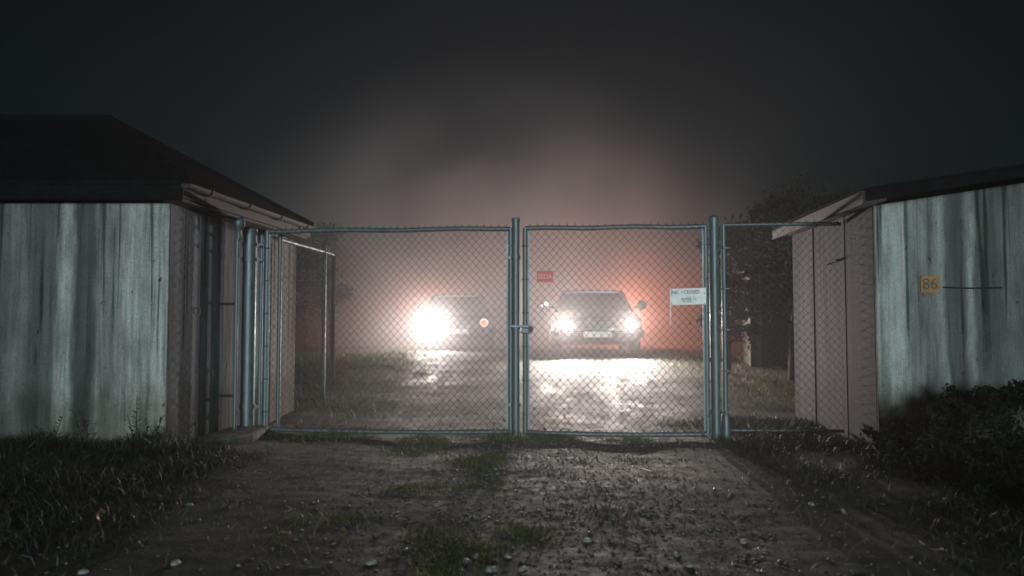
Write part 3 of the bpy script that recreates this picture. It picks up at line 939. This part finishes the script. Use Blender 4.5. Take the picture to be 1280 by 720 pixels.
    for x, y in ((-.90, .30), (-.88, .06), (-.72, -.08), (0, -.11), (.72, -.08), (.88, .06), (.90, .30)):
        bv += [(x, y, .37), (x, y, .50), (x * .95, y + .06, .50), (x * .95, y + .06, .37)]
    bf = []
    for i in range(6):
        for j in range(4):
            bf.append((i * 4 + j, i * 4 + (j + 1) % 4, (i + 1) * 4 + (j + 1) % 4, (i + 1) * 4 + j))
    bf += [(0, 1, 2, 3), (24, 25, 26, 27)]
    bp.add(bv, bf).build('front_bumper', 'plastic_black', t, bevel=.015)
    MB().box((-.74, 4.44, .38), (.74, 4.53, .52)).build('rear_bumper', 'plastic_black', t, bevel=.02)
    pl = MB().box((-.26, -.128, .385), (.26, -.118, .495)).build('licence_plate', 'plate_white', t, bevel=.002)
    # lamps
    for s, mode in zip((-1, 1), lamps):
        h = MB().lathe((s * .605, -.03, .63), [(.112, .06), (.112, -.004), (.098, -.008), (.094, .03)], 24, 'y').build('headlight', 'chrome', t, True)
        mat = {'full': 'lamp_white', 'dim': 'lamp_dim', 'off': 'lamp_dead'}[mode]
        lr = .085 if mode == 'full' else .075
        MB().lathe((s * .605, -.020, .63), [(lr, .02), (lr, .0), (lr * .7, -.012), (.004, -.018)], 24, 'y').build('lens', mat, h, True)
        if mode == 'full':
            ld = bpy.data.lights.new('headlight_beam', 'SPOT')
            ld.energy = LAMP_W * power; ld.color = (1.0, 0.88, 0.81)
            ld.spot_size = R(132); ld.spot_blend = 1.0; ld.shadow_soft_size = 0.05
            lo_ = bpy.data.objects.new('headlight_beam', ld); C.objects.link(lo_)
            lo_.parent = t; lo_.location = (s * .605, -.075, .63)
            lo_.rotation_euler = Vector((0, -1, -.005)).to_track_quat('-Z', 'Y').to_euler()
        MB().box((s * .76 - .055, -.022, .56), (s * .76 + .055, .05, .69)).build('indicator', 'leaf_dead', t, bevel=.01)
    for s, lit in zip((-1, 1), tails):
        MB().box((s * .66 - .14, 4.43, .60), (s * .66 + .14, 4.475, .76)).build('tail_light', 'lamp_red' if lit else 'lamp_red_off', t, bevel=.01)
        if lit:
            ld = bpy.data.lights.new('tail_glow', 'POINT')
            ld.energy = TAIL_W * lit; ld.color = (1.0, 0.25, 0.12); ld.shadow_soft_size = .06
            lo_ = bpy.data.objects.new('tail_glow', ld); C.objects.link(lo_)
            lo_.parent = t; lo_.location = (s * .80, 4.58, .74)
    for s in (-1, 1):
        m1 = MB()
        m1.lathe((s * .99, 1.50, 1.00), [(.02, -.06), (.075, -.05), (.10, -.015), (.10, .03), (.09, .035)], 18, 'y')
        mm = m1.build('mirror', 'paint_grey' if s > 0 or not mirror_pale else 'chrome', t, True)
        MB().tube([(s * .80, 1.50, .93), (s * .93, 1.50, .98)], .016, 8).build('mirror_arm', 'plastic_black', mm)
    for y in (0.86, 3.52):
        for s in (-1, 1):
            wv = MB().lathe((s * .77, y, .31), [(.20, -.09), (.285, -.095), (.308, -.07), (.312, 0), (.308, .07), (.285, .095), (.20, .09)], 28, 'x').build('wheel', 'rubber', t, True)
            MB().lathe((s * (.77 + .075), y, .31), [(.05, -.02 * s), (.195, -.02 * s), (.2, .012 * s), (.17, .0), (.06, .01 * s), (.045, .022 * s), (.004, .024 * s)], 24, 'x').build('rim', 'galvanised_dull', wv, True)
    for s in (-1, 1):
        for y in (1.9, 2.95):
            MB().box((s * .888 - .012, y + .25, .76), (s * .888 + .012, y + .40, .785)).build('door_handle', 'plastic_black', t, bevel=.004)
    for s in (-1, 1):
        MB().tube([(s * .15, 1.21, .905), (s * .15 - .42, 1.44, 1.03)], .008, 6).build('wiper', 'plastic_black', t)
    t.location = loc
    t.rotation_euler = (R(1.2), 0, yaw)
    return t

zc = lambda x, y: ground_z(x, y)
car_a = build_car((1.60, 15.0, zc(1.6, 16.6) - .05), R(-3), 'dark saloon car with both headlights blazing, right of the gate pipe', 'paint_grey', ('full', 'full'), (0, 1.0), True)
car_b = build_car((-1.24, 18.2, zc(-1.2, 19.5) - .02), R(4), 'dark car further back with one blazing and one feeble headlight, left', 'paint_dark', ('full', 'dim'), (0.6, 0), power=1.25)

# ------------------------------------------------------------------ shed at the back right
sh = thing('back_shed', (3.87, 13.0, ground_z(3.9, 13)), 'low pale-walled shed with dark front in the yard behind the fence panel', 'shed')
sg = 0.15
MB().hexa([(3.87, 13.0, sg), (4.05, 13.0, sg), (4.40, 15.6, sg), (4.22, 15.6, sg), (3.87, 13.0, 1.84), (4.05, 13.0, 1.84), (4.40, 15.6, 1.84), (4.22, 15.6, 1.84)]).build('side_wall', 'shed_render', sh)
for i in range(8):
    x = 4.06 + i * .42
    MB().box((x, 13.02, sg), (x + .405, 13.07, 1.835)).build('plank', 'dark_timber', sh)
MB().hexa([(3.76, 12.85, 1.845), (7.6, 12.85, 2.30), (7.9, 15.8, 2.30), (4.13, 15.8, 1.845), (3.76, 12.85, 1.92), (7.6, 12.85, 2.38), (7.9, 15.8, 2.38), (4.13, 15.8, 1.92)]).build('roof', 'roof_felt', sh)
MB().tube([(3.75, 12.83, 1.90), (4.12, 15.8, 1.90)], .02, 8).build('eave_trim', 'gutter_metal', sh, True)

# ------------------------------------------------------------------ trees, hedge, shrub
def leaf_cloud(centres, n, size, squash=0.8, radius=0.5):
    cs = np.array(centres)
    idx = RNG.integers(0, len(cs), n)
    d = RNG.normal(size=(n, 3)); d /= np.linalg.norm(d, axis=1)[:, None]
    rad = radius * RNG.random(n) ** 0.45 * RNG.uniform(.7, 1.15, n)
    P = cs[idx, :3] + d * (rad * cs[idx, 3])[:, None] * np.array([1, 1, squash])
    u = RNG.normal(size=(n, 3)); u /= np.linalg.norm(u, axis=1)[:, None]
    w_ = RNG.normal(size=(n, 3)); w_ -= (w_ * u).sum(1)[:, None] * u; w_ /= np.linalg.norm(w_, axis=1)[:, None]
    s = size * RNG.uniform(.55, 1.35, n)[:, None]
    V = np.stack([P - u * s, P + w_ * s * .38, P + u * s, P - w_ * s * .38], 1).reshape(-1, 3)
    F = np.arange(4 * n).reshape(n, 4)
    return V, F

def tree(base, height, spread, nleaf, leafsize, label, nlimb=9, group='trees in the mist behind the yard', squash=.8, name='broadleaf_tree'):
    t = thing(name, base, label, 'tree', group)
    b = Vector(base)
    tr = MB()
    top_ = b + Vector((random.uniform(-.2, .2), 0, height * .78))
    path = [b + Vector((0, 0, -.2)), b + Vector((.05, .03, height * .25)), b + (top_ - b) * .6 + Vector((.1, 0, 0)), top_]
    tr.tube(path, [height * .032, height * .026, height * .016, height * .005], 9)
    cents = []
    for i in range(nlimb):
        f = .25 + .7 * i / nlimb
        p = b + (top_ - b) * f
        a = i * 2.4 + random.uniform(-.4, .4)
        ln = spread * (1.0 - .45 * f) * random.uniform(.75, 1.1)
        q = p + Vector((math.cos(a) * ln, math.sin(a) * ln, ln * .45))
        tr.tube([p, (p + q) / 2 + Vector((0, 0, ln * .06)), q], [height * .011, height * .007, height * .002], 6)
        cents.append((*q, random.uniform(.75, 1.15) * spread * .55))
        mp = (p + q) / 2 + Vector((0, 0, .15))
        cents.append((*mp, random.uniform(.6, .9) * spread * .5))
        for k in range(3):
            a2 = a + random.uniform(-1, 1)
            q2 = q + Vector((math.cos(a2), math.sin(a2), random.uniform(.1, .7))) * ln * .45
            tr.tube([q, q2], [height * .003, height * .001], 5)
            cents.append((*q2, random.uniform(.35, .6) * spread * .5))
    cents.append((*(top_ + Vector((0, 0, height * .04))), spread * .5))
    tr.build('trunk', 'bark', t, True)
    v, f = leaf_cloud(cents, nleaf, leafsize, squash, 1.0)
    link('crown', fast_mesh('crown', v - np.array(base), f, 'tree_leaf'), t)
    return t
gz = lambda x, y: (x, y, ground_z(x, y))
tree(gz(4.0, 11.4), 3.1, 1.05, 12000, .05, 'dark leafy tree behind the fence panel, right of the right gate post')
tree(gz(3.25, 12.2), 2.3, .45, 4000, .045, 'smaller dark sapling directly behind the right gate post')
tree(gz(-5.2, 17.0), 2.9, 1.2, 12000, .05, 'dark bushy tree behind the side fence at the left building')
hv, hf = [], []
cents = []
for i in range(70):
    x = -34 + i * 1.0
    cents.append((x, 36 + 2 * math.sin(i * 1.7), .9 + .5 * noise.noise((i * .37, 0, 0)), 1.0 + .45 * noise.noise((i * .9, 4, 0))))
v, f = leaf_cloud(cents, 24000, .13, 1.0, 1.2)
hg = link('far_hedge', fast_mesh('far_hedge', v, f, 'tree_leaf'))
tag(hg, 'dark hedge line fading into the mist at the back of the yard', 'hedge', kind='stuff')

# dark shrub, bottom right
sb = thing('leafy_shrub', gz(3.15, 4.9), 'dark leafy shrub in front of the right wall, at the lower right', 'shrub')
br = MB(); cents = []
tips = [(2.72, 5.85, .14), (2.86, 5.8, .20), (3.0, 5.85, .27), (3.14, 5.8, .32), (3.28, 5.85, .42), (3.44, 5.8, .38), (3.6, 5.85, .46), (3.8, 5.8, .42), (2.55, 5.35, .28), (2.75, 5.1, .40), (2.95, 5.2, .50), (3.15, 5.3, .62), (3.35, 5.2, .66), (3.6, 5.3, .62), (3.85, 5.2, .60), (2.65, 4.7, .26), (2.95, 4.6, .40), (3.25, 4.5, .45),
        (3.5, 4.6, .5), (2.55, 4.3, .16), (2.8, 4.1, .24), (3.05, 4.0, .28), (2.45, 4.95, .2), (4.1, 5.4, .62), (3.9, 4.8, .5), (2.62, 3.8, .14)]
for (x, y, z) in tips:
    z *= .74 if y < 5.6 else 1.0
    p0 = Vector((x + (3.15 - x) * .35, y + (4.9 - y) * .35, 0.02))
    q = Vector((x, y, z))
    br.tube([p0, (p0 + q) / 2 + Vector((0, 0, .06)), q], [.012, .008, .003], 5)
    cents.append((x, y, z * .82, .20)); cents.append((x, y, z * .45, .22))
    for k in range(5):
        a = random.uniform(0, 6.28)
        q2 = q + Vector((math.cos(a) * .12, math.sin(a) * .12, random.uniform(.0, .12)))
        br.tube([q, q2], [.004, .0015], 4)
        cents.append((*q2, .055)); cents.append((*lerp(q, q2, .5), .06))
br.build('branches', 'bark', sb)['kind'] = 'stuff'
v, f = leaf_cloud(cents, 15000, .022, .9, 1.0)
link('leaves', fast_mesh('leaves', v - np.array(sb.location), f, 'shrub_leaf'), sb)

# ------------------------------------------------------------------ grass (uncountable)
def blades(pts, hmin, hmax, width, mat, name, label, lean=.45):
    n = len(pts)
    P = np.array([(x, y, ground_z(x, y) - .004) for x, y in pts])
    a = RNG.uniform(0, 2 * math.pi, n)
    h = RNG.uniform(hmin, hmax, n) * np.array([.55 + .9 * max(0.0, noise.noise((x * 1.6, y * 1.6, 2.0)) + .3) for x, y in pts])
    ln = RNG.uniform(.1, lean, n) * h
    la = RNG.uniform(0, 2 * math.pi, n)
    W = np.stack([np.cos(a), np.sin(a), np.zeros(n)], 1) * (width * RNG.uniform(.6, 1.3, n))[:, None]
    Ld = np.stack([np.cos(la), np.sin(la), np.zeros(n)], 1)
    up = np.array([0, 0, 1.0])
    mid = P + up * (h * .55)[:, None] + Ld * (ln * .35)[:, None]
    tip = P + up * h[:, None] + Ld * (ln * 1.4)[:, None]
    V = np.stack([P - W, P + W, mid + W * .8, mid - W * .8, tip + W * .12, tip - W * .12], 1).reshape(-1, 3)
    b = np.arange(n)[:, None] * 6
    F = np.concatenate([b + np.array([[0, 1, 2, 3]]), b + np.array([[3, 2, 4, 5]])])
    o = link(name, fast_mesh(name, V, F, mat))
    return tag(o, label, 'grass', kind='stuff')

def scatter(n, x0, x1, y0, y1, keep):
    out = []
    while len(out) < n:
        x, y = random.uniform(x0, x1), random.uniform(y0, y1)
        if random.random() < keep(x, y): out.append((x, y))
    return out
nz2 = lambda x, y, s, o: noise.noise((x * s, y * s, o)) + .5 * noise.noise((x * s * 2.3, y * s * 2.3, o + 5))
track_l = lambda y: -1.75 - .05 * (y - 5)
left_keep = lambda x, y: 0 if (y > 6.19 or x > track_l(y) + .25 * nz2(x, y, 1.2, 1) or (x > -2.68 and y > 6.55 and x < -2.15)) else min(1, (.35 + .9 * (track_l(y) - x)) * (0.75 + nz2(x, y, 2, 4)))
blades(scatter(30000, -5.2, -1.6, 3.0, 6.19, left_keep), .025, .095, .0030, 'grass_blades', 'left_verge_grass', 'dark grass on the verge in front of the left building', 1.3)
blades(scatter(2600, -4.6, -2.15, 5.75, 6.19, lambda x, y: .9 if x < -2.3 else .5), .07, .19, .0036, 'grass_blades', 'wall_foot_grass', 'taller grass along the foot of the left wall', .7)
right_keep = lambda x, y: 0 if (x > rwall_x(y) and y > 6.25) or (1.70 < x < 1.93 and 6.98 < y < 7.12) else min(1, max(0, (x - 1.55 - .06 * (7 - y) - .3 * nz2(x, y, 1.1, 7)) * 1.3) * (.75 + nz2(x, y, 2, 2)))
blades(scatter(30000, 1.3, 4.6, 3.0, 8.3, right_keep), .025, .095, .0030, 'grass_blades', 'right_verge_grass', 'dark grass on the verge in front of the right building', 1.3)
mid_keep = lambda x, y: max(0, nz2(x, y, 1.7, 21) - .12) * 2.2 * math.exp(-((x + .1) / .75) ** 2)
blades(scatter(6500, -1.7, 1.8, 3.0, 7.4, mid_keep), .012, .045, .0022, 'moss_blades', 'track_moss_grass', 'short mossy grass along the middle of the track', .8)
gate_keep = lambda x, y: max(0, nz2(x, y, 2.3, 31) + .1) * math.exp(-((y - gp(x) + .05) / .22) ** 2)
blades(scatter(3600, -2.2, 1.7, 6.6, 7.9, gate_keep), .02, .07, .0026, 'moss_blades', 'gate_line_grass', 'short grass growing under the gate', .8)
def yard_keep(x, y):
    l = max(0, (-x - 1.35 - .35 * nz2(x, y, 1, 40)) * .8) if x < 0 else max(0, (x - 2.3 - .3 * nz2(x, y, 1, 44)) * 1.0)
    if x > 3.4 and y > 12.9: return 0
    return min(1, l)
blades(scatter(16000, -5.5, 6.0, 7.7, 18.0, lambda x, y: 0 if (y < 8.9 and (x < -2.15 or x > 2.7)) else yard_keep(x, y)), .03, .12, .0040, 'yard_blades', 'yard_grass', 'rough grass either side of the track behind the gate', .6)
blades(scatter(1400, -2.0, 1.9, 3.1, 7.0, lambda x, y: .5 if abs(x) > .7 else .25), .02, .07, .0016, 'straw', 'dead_straw', 'thin dead straw lying on the track', 3.0)

# weeds against the left wall
def weed(x, y, h, label, seed):
    rnd = random.Random(seed)
    z = ground_z(x, y)
    t = thing('tall_weed', (x, y, z), label, 'weed', 'tall weeds against the left wall')
    m_ = MB(); lf = MB()
    for s in range(rnd.randint(2, 4)):
        dx, dy = rnd.uniform(-.09, .09), rnd.uniform(-.06, .02)
        hh = h * rnd.uniform(.6, 1.0)
        path = [(x + dx * .2, y + dy * .2, z - .01), (x + dx * .6, y + dy * .5, z + hh * .5), (x + dx * 1.3, y + dy, z + hh)]
        m_.tube(path, [.005, .004, .002], 5)
        for i in range(9):
            f = .25 + .75 * i / 9
            p = Vector(lerp(path[0], path[1], f * 2)) if f < .5 else Vector(lerp(path[1], path[2], f * 2 - 1))
            a = rnd.uniform(0, 6.28); L = .075 * (1.2 - .6 * f)
            d = Vector((math.cos(a), math.sin(a) * .6, rnd.uniform(.1, .8))).normalized()
            sd = d.cross(Vector((0, 0, 1))).normalized() * L * .16
            lf.add([p, p + d * L * .45 + sd, p + d * L + Vector((0, 0, -.01)), p + d * L * .45 - sd], [(0, 1, 2, 3)])
    m_.build('stem', 'weed_leaf', t); lf.build('leaves', 'weed_leaf', t)
weed(-3.22, 6.08, .36, 'bushy tall weed left of centre against the left wall', 1)
weed(-3.46, 6.05, .27, 'shorter weed at the far left of the wall foot', 2)
weed(-2.83, 6.07, .42, 'tallest thin weed nearest the left building corner', 3)
weed(-2.70, 6.02, .28, 'low weed right at the left building corner', 4)

# ------------------------------------------------------------------ gravel (uncountable), stones and leaves
def gravel(pts, smin, smax, name, mat, label):
    ico = bmesh.new(); bmesh.ops.create_icosphere(ico, subdivisions=1, radius=1.0)
    bv = np.array([v_.co[:] for v_ in ico.verts]); bf_ = np.array([[v_.index for v_ in f_.verts] for f_ in ico.faces]); ico.free()
    n = len(pts)
    S = smin + (smax - smin) * RNG.random(n) ** 4
    sc = S[:, None, None] * RNG.uniform(.6, 1.25, (n, 1, 3)) * np.array([1, 1, .62])
    V = bv[None] * sc * RNG.uniform(.82, 1.15, (n, len(bv), 1))
    a = RNG.uniform(0, 6.283, n)
    ca, sa = np.cos(a)[:, None], np.sin(a)[:, None]
    X = V[:, :, 0] * ca - V[:, :, 1] * sa; Y = V[:, :, 0] * sa + V[:, :, 1] * ca
    P = np.array([(x, y, ground_z(x, y)) for x, y in pts])
    V = np.stack([X, Y, V[:, :, 2]], 2) + P[:, None, :] + (S * .22)[:, None, None] * np.array([0, 0, 1])
    F = (bf_[None] + (np.arange(n) * len(bv))[:, None, None]).reshape(-1, 3)
    o = link(name, fast_mesh(name, V.reshape(-1, 3), F, mat))
    return tag(o, label, 'gravel', kind='stuff')
gk = lambda x, y: (.35 + .9 * max(0, nz2(x, y, 1.5, 60) + .1)) * math.exp(-((x - .25 + .03 * (y - 4)) / .85) ** 2) + .06
gravel(scatter(14000, -2.0, 2.1, 2.9, 7.6, gk), .0025, .011, 'track_gravel', 'gravel_stone', 'wet loose gravel along the middle of the track')
gravel(scatter(2200, -2.1, 2.2, 7.5, 13.5, lambda x, y: .25 + max(0, nz2(x, y, 1.2, 66))), .003, .013, 'yard_gravel', 'gravel_stone', 'wet gravel on the yard track behind the gate')

def stone_mesh(seed):
    rnd = random.Random(seed)
    bm = bmesh.new(); bmesh.ops.create_icosphere(bm, subdivisions=2, radius=1.0)
    for v_ in bm.verts:
        k = 1 + .28 * noise.noise(Vector(v_.co) * 1.3 + Vector((seed * 3.1, 0, 0)))
        v_.co = Vector((v_.co.x * 1.2 * k, v_.co.y * .85 * k, v_.co.z * .75 * k))
    me = bpy.data.meshes.new('pale_stone'); bm.to_mesh(me); bm.free()
    me.materials.append(MATS['pale_stone'])
    me.polygons.foreach_set('use_smooth', [True] * len(me.polygons))
    return me
SM = [stone_mesh(i) for i in range(4)]
stones = [(-1.399, 3.379, .022, 'pale pebble low in the left rut, largest of the lower left'), (-1.774, 4.456, .018, 'small pale pebble beside the left verge, right one of a pair'), (-1.931, 4.378, .016, 'small pale pebble at the left verge edge, left one of a pair'),
          (-1.705, 3.229, .018, 'pale pebble in the bottom left corner under the orange leaf'), (-0.083, 3.316, .026, 'largest pale pebble of the cluster at the bottom centre'), (-0.159, 3.529, .020, 'pale pebble at the top of the bottom centre cluster'),
          (-0.011, 3.522, .018, 'pale pebble beside the upright brown leaf at bottom centre'), (-0.189, 3.438, .022, 'leftmost pale pebble of the bottom centre cluster'), (0.04, 3.303, .018, 'rightmost pale pebble of the bottom centre cluster'),
          (-0.594, 3.415, .020, 'pale pebble below the mossy patch, left of centre'), (0.354, 3.804, .020, 'pale pebble in the gravel left of the long pale leaf'), (0.724, 3.583, .020, 'pale pebble right of the long pale leaf, upper of two'),
          (0.737, 3.396, .018, 'pale pebble right of the long pale leaf, lower of two'), (1.084, 3.791, .022, 'pale stone alone on the bare right rut'), (1.678, 4.535, .018, 'pale pebble at the edge of the right verge below the fence panel')]
for i, (x, y, s, lab) in enumerate(stones):
    o = link('pale_stone', SM[i % 4], None, (x, y, ground_z(x, y) + s * .05))
    o.scale = (s, s, s); o.rotation_euler = (random.uniform(-.2, .2), random.uniform(-.2, .2), random.uniform(0, 6.28))
    tag(o, lab, 'stone', 'pale stones on the track')

def leaf_mesh(mat, curl, L=1.0, Wd=.42):
    vs, fs = [], []
    n = 7
    for i in range(n):
        t = i / (n - 1)
        w_ = Wd * math.sin(math.pi * (t * .92 + .04)) ** .8
        for s in (-1, -.5, 0, .5, 1):
            vs.append(((t - .5) * L, s * w_ * .5, curl * ((t - .5) ** 2 * 1.6 + abs(s) ** 2 * .22) + .02 * math.sin(t * 9 + s * 3)))
    for i in range(n - 1):
        for j in range(4):
            fs.append((i * 5 + j, i * 5 + j + 1, (i + 1) * 5 + j + 1, (i + 1) * 5 + j))
    m_ = MB().add(vs, fs)
    m_.tube([(-.5, 0, curl * .4), (-.68, .03, curl * .4 + .05)], .012, 5)
    return m_.mesh('fallen_leaf', mat, smooth=True)
LM = {('d', i): leaf_mesh('leaf_dead', .25 + .3 * i, 1, .42 + .1 * i) for i in range(3)}
LM.update({('p', i): leaf_mesh('leaf_pale', .15 + .2 * i, 1, .34 + .08 * i) for i in range(2)})
leaves = [('d', -0.815, 3.917, .065, 'brown fallen leaf catching the headlights left of the mossy patch'), ('d', -1.075, 3.868, .06, 'curled brown leaf on the bare left rut'),
          ('p', -1.172, 4.31, .06, 'flat pale leaf lying on the left rut'), ('d', -0.476, 4.763, .055, 'brown leaf glinting beside the gravel strip'), ('d', -0.872, 5.32, .05, 'small brown leaf on the left rut nearest the gate'),
          ('p', 0.572, 3.716, .085, 'long pale leaf on the right side of the gravel'), ('p', 1.365, 3.33, .085, 'large tan leaf at the lower right edge of the track'),
          ('p', 1.81, 3.515, .11, 'long tan leaf under the shrub'), ('p', 1.355, 3.807, .055, 'pale narrow leaf on the right rut'), ('p', 1.756, 4.283, .07, 'pale leaf at the edge of the right verge'),
          ('d', 0.0, 3.481, .05, 'brown twig-like leaf standing in the bottom centre gravel'), ('d', 0.577, 4.208, .045, 'small glinting leaf right of the gravel strip'), ('d', 0.461, 3.907, .045, 'small brown leaf low in the right gravel'),
          ('d', -1.542, 4.536, .05, 'brown leaf near the left footing'), ('p', 0.024, 4.883, .04, 'tiny pale leaf in the middle of the gravel strip'), ('d', -0.399, 5.706, .045, 'brown leaf in the shadow line below the left leaf')]
for i, (k, x, y, s, lab) in enumerate(leaves):
    o = link('fallen_leaf', LM[(k, i % (3 if k == 'd' else 2))], None, (x, y, ground_z(x, y) + .012))
    o.scale = (s, s, s); o.rotation_euler = (random.uniform(-.35, .35), random.uniform(-.35, .35), random.uniform(-.7, .7) + (0 if random.random() < .7 else 1.5))
    tag(o, lab, 'leaf', 'fallen leaves on the track')
# bright curled orange leaf in the left verge
x, y = -1.909, 3.765
ol = thing('orange_leaf', (x, y, ground_z(x, y) + .05), 'bright orange curled leaf on a thin stalk in the dark left verge', 'leaf')
m_ = MB(); vs, fs = [], []
for i in range(10):
    a = .6 + 4.2 * i / 9
    w_ = .012 * math.sin(math.pi * (i + .6) / 10.2)
    for s in (-1, 1):
        vs.append((x + .018 * math.cos(a) , y + s * w_, ol.location.z + .028 + .024 * math.sin(a)))
    if i: fs.append((2 * i - 2, 2 * i - 1, 2 * i + 1, 2 * i))
m_.add(vs, fs).build('blade', 'leaf_orange', ol, True)
MB().tube([(x - .012, y, ol.location.z + .005), (x - .02, y, ol.location.z - .02), (x - .035, y - .01, ol.location.z - .055)], .0016, 5).build('stalk', 'weed_leaf', ol)

# ------------------------------------------------------------------ mist
m, n_, l_ = new_mat('mist')
pv = n_.new('ShaderNodeVolumePrincipled')
pv.inputs['Color'].default_value = (0.97, 0.94, 0.95, 1)
pv.inputs['Density'].default_value = HAZE_DENSITY
pv.inputs['Anisotropy'].default_value = HAZE_ANISO
o_ = n_.new('ShaderNodeOutputMaterial')
l_.new(pv.outputs[0], o_.inputs['Volume'])
hz = MB().box((-60, -10, -1.4), (60, 60, 9.5)).build('haze', 'mist')
tag(hz, 'pale night mist filling the yard', 'haze', kind='stuff')

# denser bank of mist and exhaust hanging round the two cars
m, n_, l_ = new_mat('mist_bank')
tc = n_.new('ShaderNodeTexCoord')
ln_ = n_.new('ShaderNodeVectorMath'); ln_.operation = 'LENGTH'
l_.new(tc.outputs['Object'], ln_.inputs[0])
mr = n_.new('ShaderNodeMapRange'); mr.interpolation_type = 'SMOOTHSTEP'
mr.inputs['From Min'].default_value = 1.0; mr.inputs['From Max'].default_value = 0.1
l_.new(ln_.outputs['Value'], mr.inputs['Value'])
nt = n_.new('ShaderNodeTexNoise')
nt.inputs['Scale'].default_value = 2.1; nt.inputs['Detail'].default_value = 3
l_.new(tc.outputs['Object'], nt.inputs['Vector'])
nr_ = n_.new('ShaderNodeMapRange')
nr_.inputs['From Min'].default_value = 0.36; nr_.inputs['From Max'].default_value = 0.64
nr_.inputs['To Min'].default_value = 0.15; nr_.inputs['To Max'].default_value = 1.7
l_.new(nt.outputs['Fac'], nr_.inputs['Value'])
mu = n_.new('ShaderNodeMath'); mu.operation = 'MULTIPLY'
l_.new(mr.outputs[0], mu.inputs[0]); l_.new(nr_.outputs[0], mu.inputs[1])
mu2 = n_.new('ShaderNodeMath'); mu2.operation = 'MULTIPLY'; mu2.inputs[1].default_value = MIST_DENSITY
sz_ = n_.new('ShaderNodeSeparateXYZ'); l_.new(tc.outputs['Object'], sz_.inputs[0])
lowr = n_.new('ShaderNodeMapRange'); lowr.interpolation_type = 'SMOOTHSTEP'        # thicker along the ground
lowr.inputs['From Min'].default_value = 0.28; lowr.inputs['From Max'].default_value = -0.08
lowr.inputs['To Min'].default_value = 0.85; lowr.inputs['To Max'].default_value = 1.3
l_.new(sz_.outputs['Z'], lowr.inputs['Value'])
mu3 = n_.new('ShaderNodeMath'); mu3.operation = 'MULTIPLY'
l_.new(mu.outputs[0], mu3.inputs[0]); l_.new(lowr.outputs[0], mu3.inputs[1])
l_.new(mu3.outputs[0], mu2.inputs[0])
pv = n_.new('ShaderNodeVolumePrincipled')
pv.inputs['Color'].default_value = (0.97, 0.94, 0.95, 1)
pv.inputs['Anisotropy'].default_value = 0.0
l_.new(mu2.outputs[0], pv.inputs['Density'])
o_ = n_.new('ShaderNodeOutputMaterial')
l_.new(pv.outputs[0], o_.inputs['Volume'])
bm = bmesh.new(); bmesh.ops.create_icosphere(bm, subdivisions=4, radius=1.0)
me = bpy.data.meshes.new('mist_bank'); bm.to_mesh(me); bm.free()
me.materials.append(m)
mb = link('mist_bank', me, None, (-0.3, 19.6, 1.2))
mb.scale = (8.0, 7.2, 6.6)
tag(mb, 'bank of mist and exhaust lit up around the two cars', 'mist', kind='stuff')
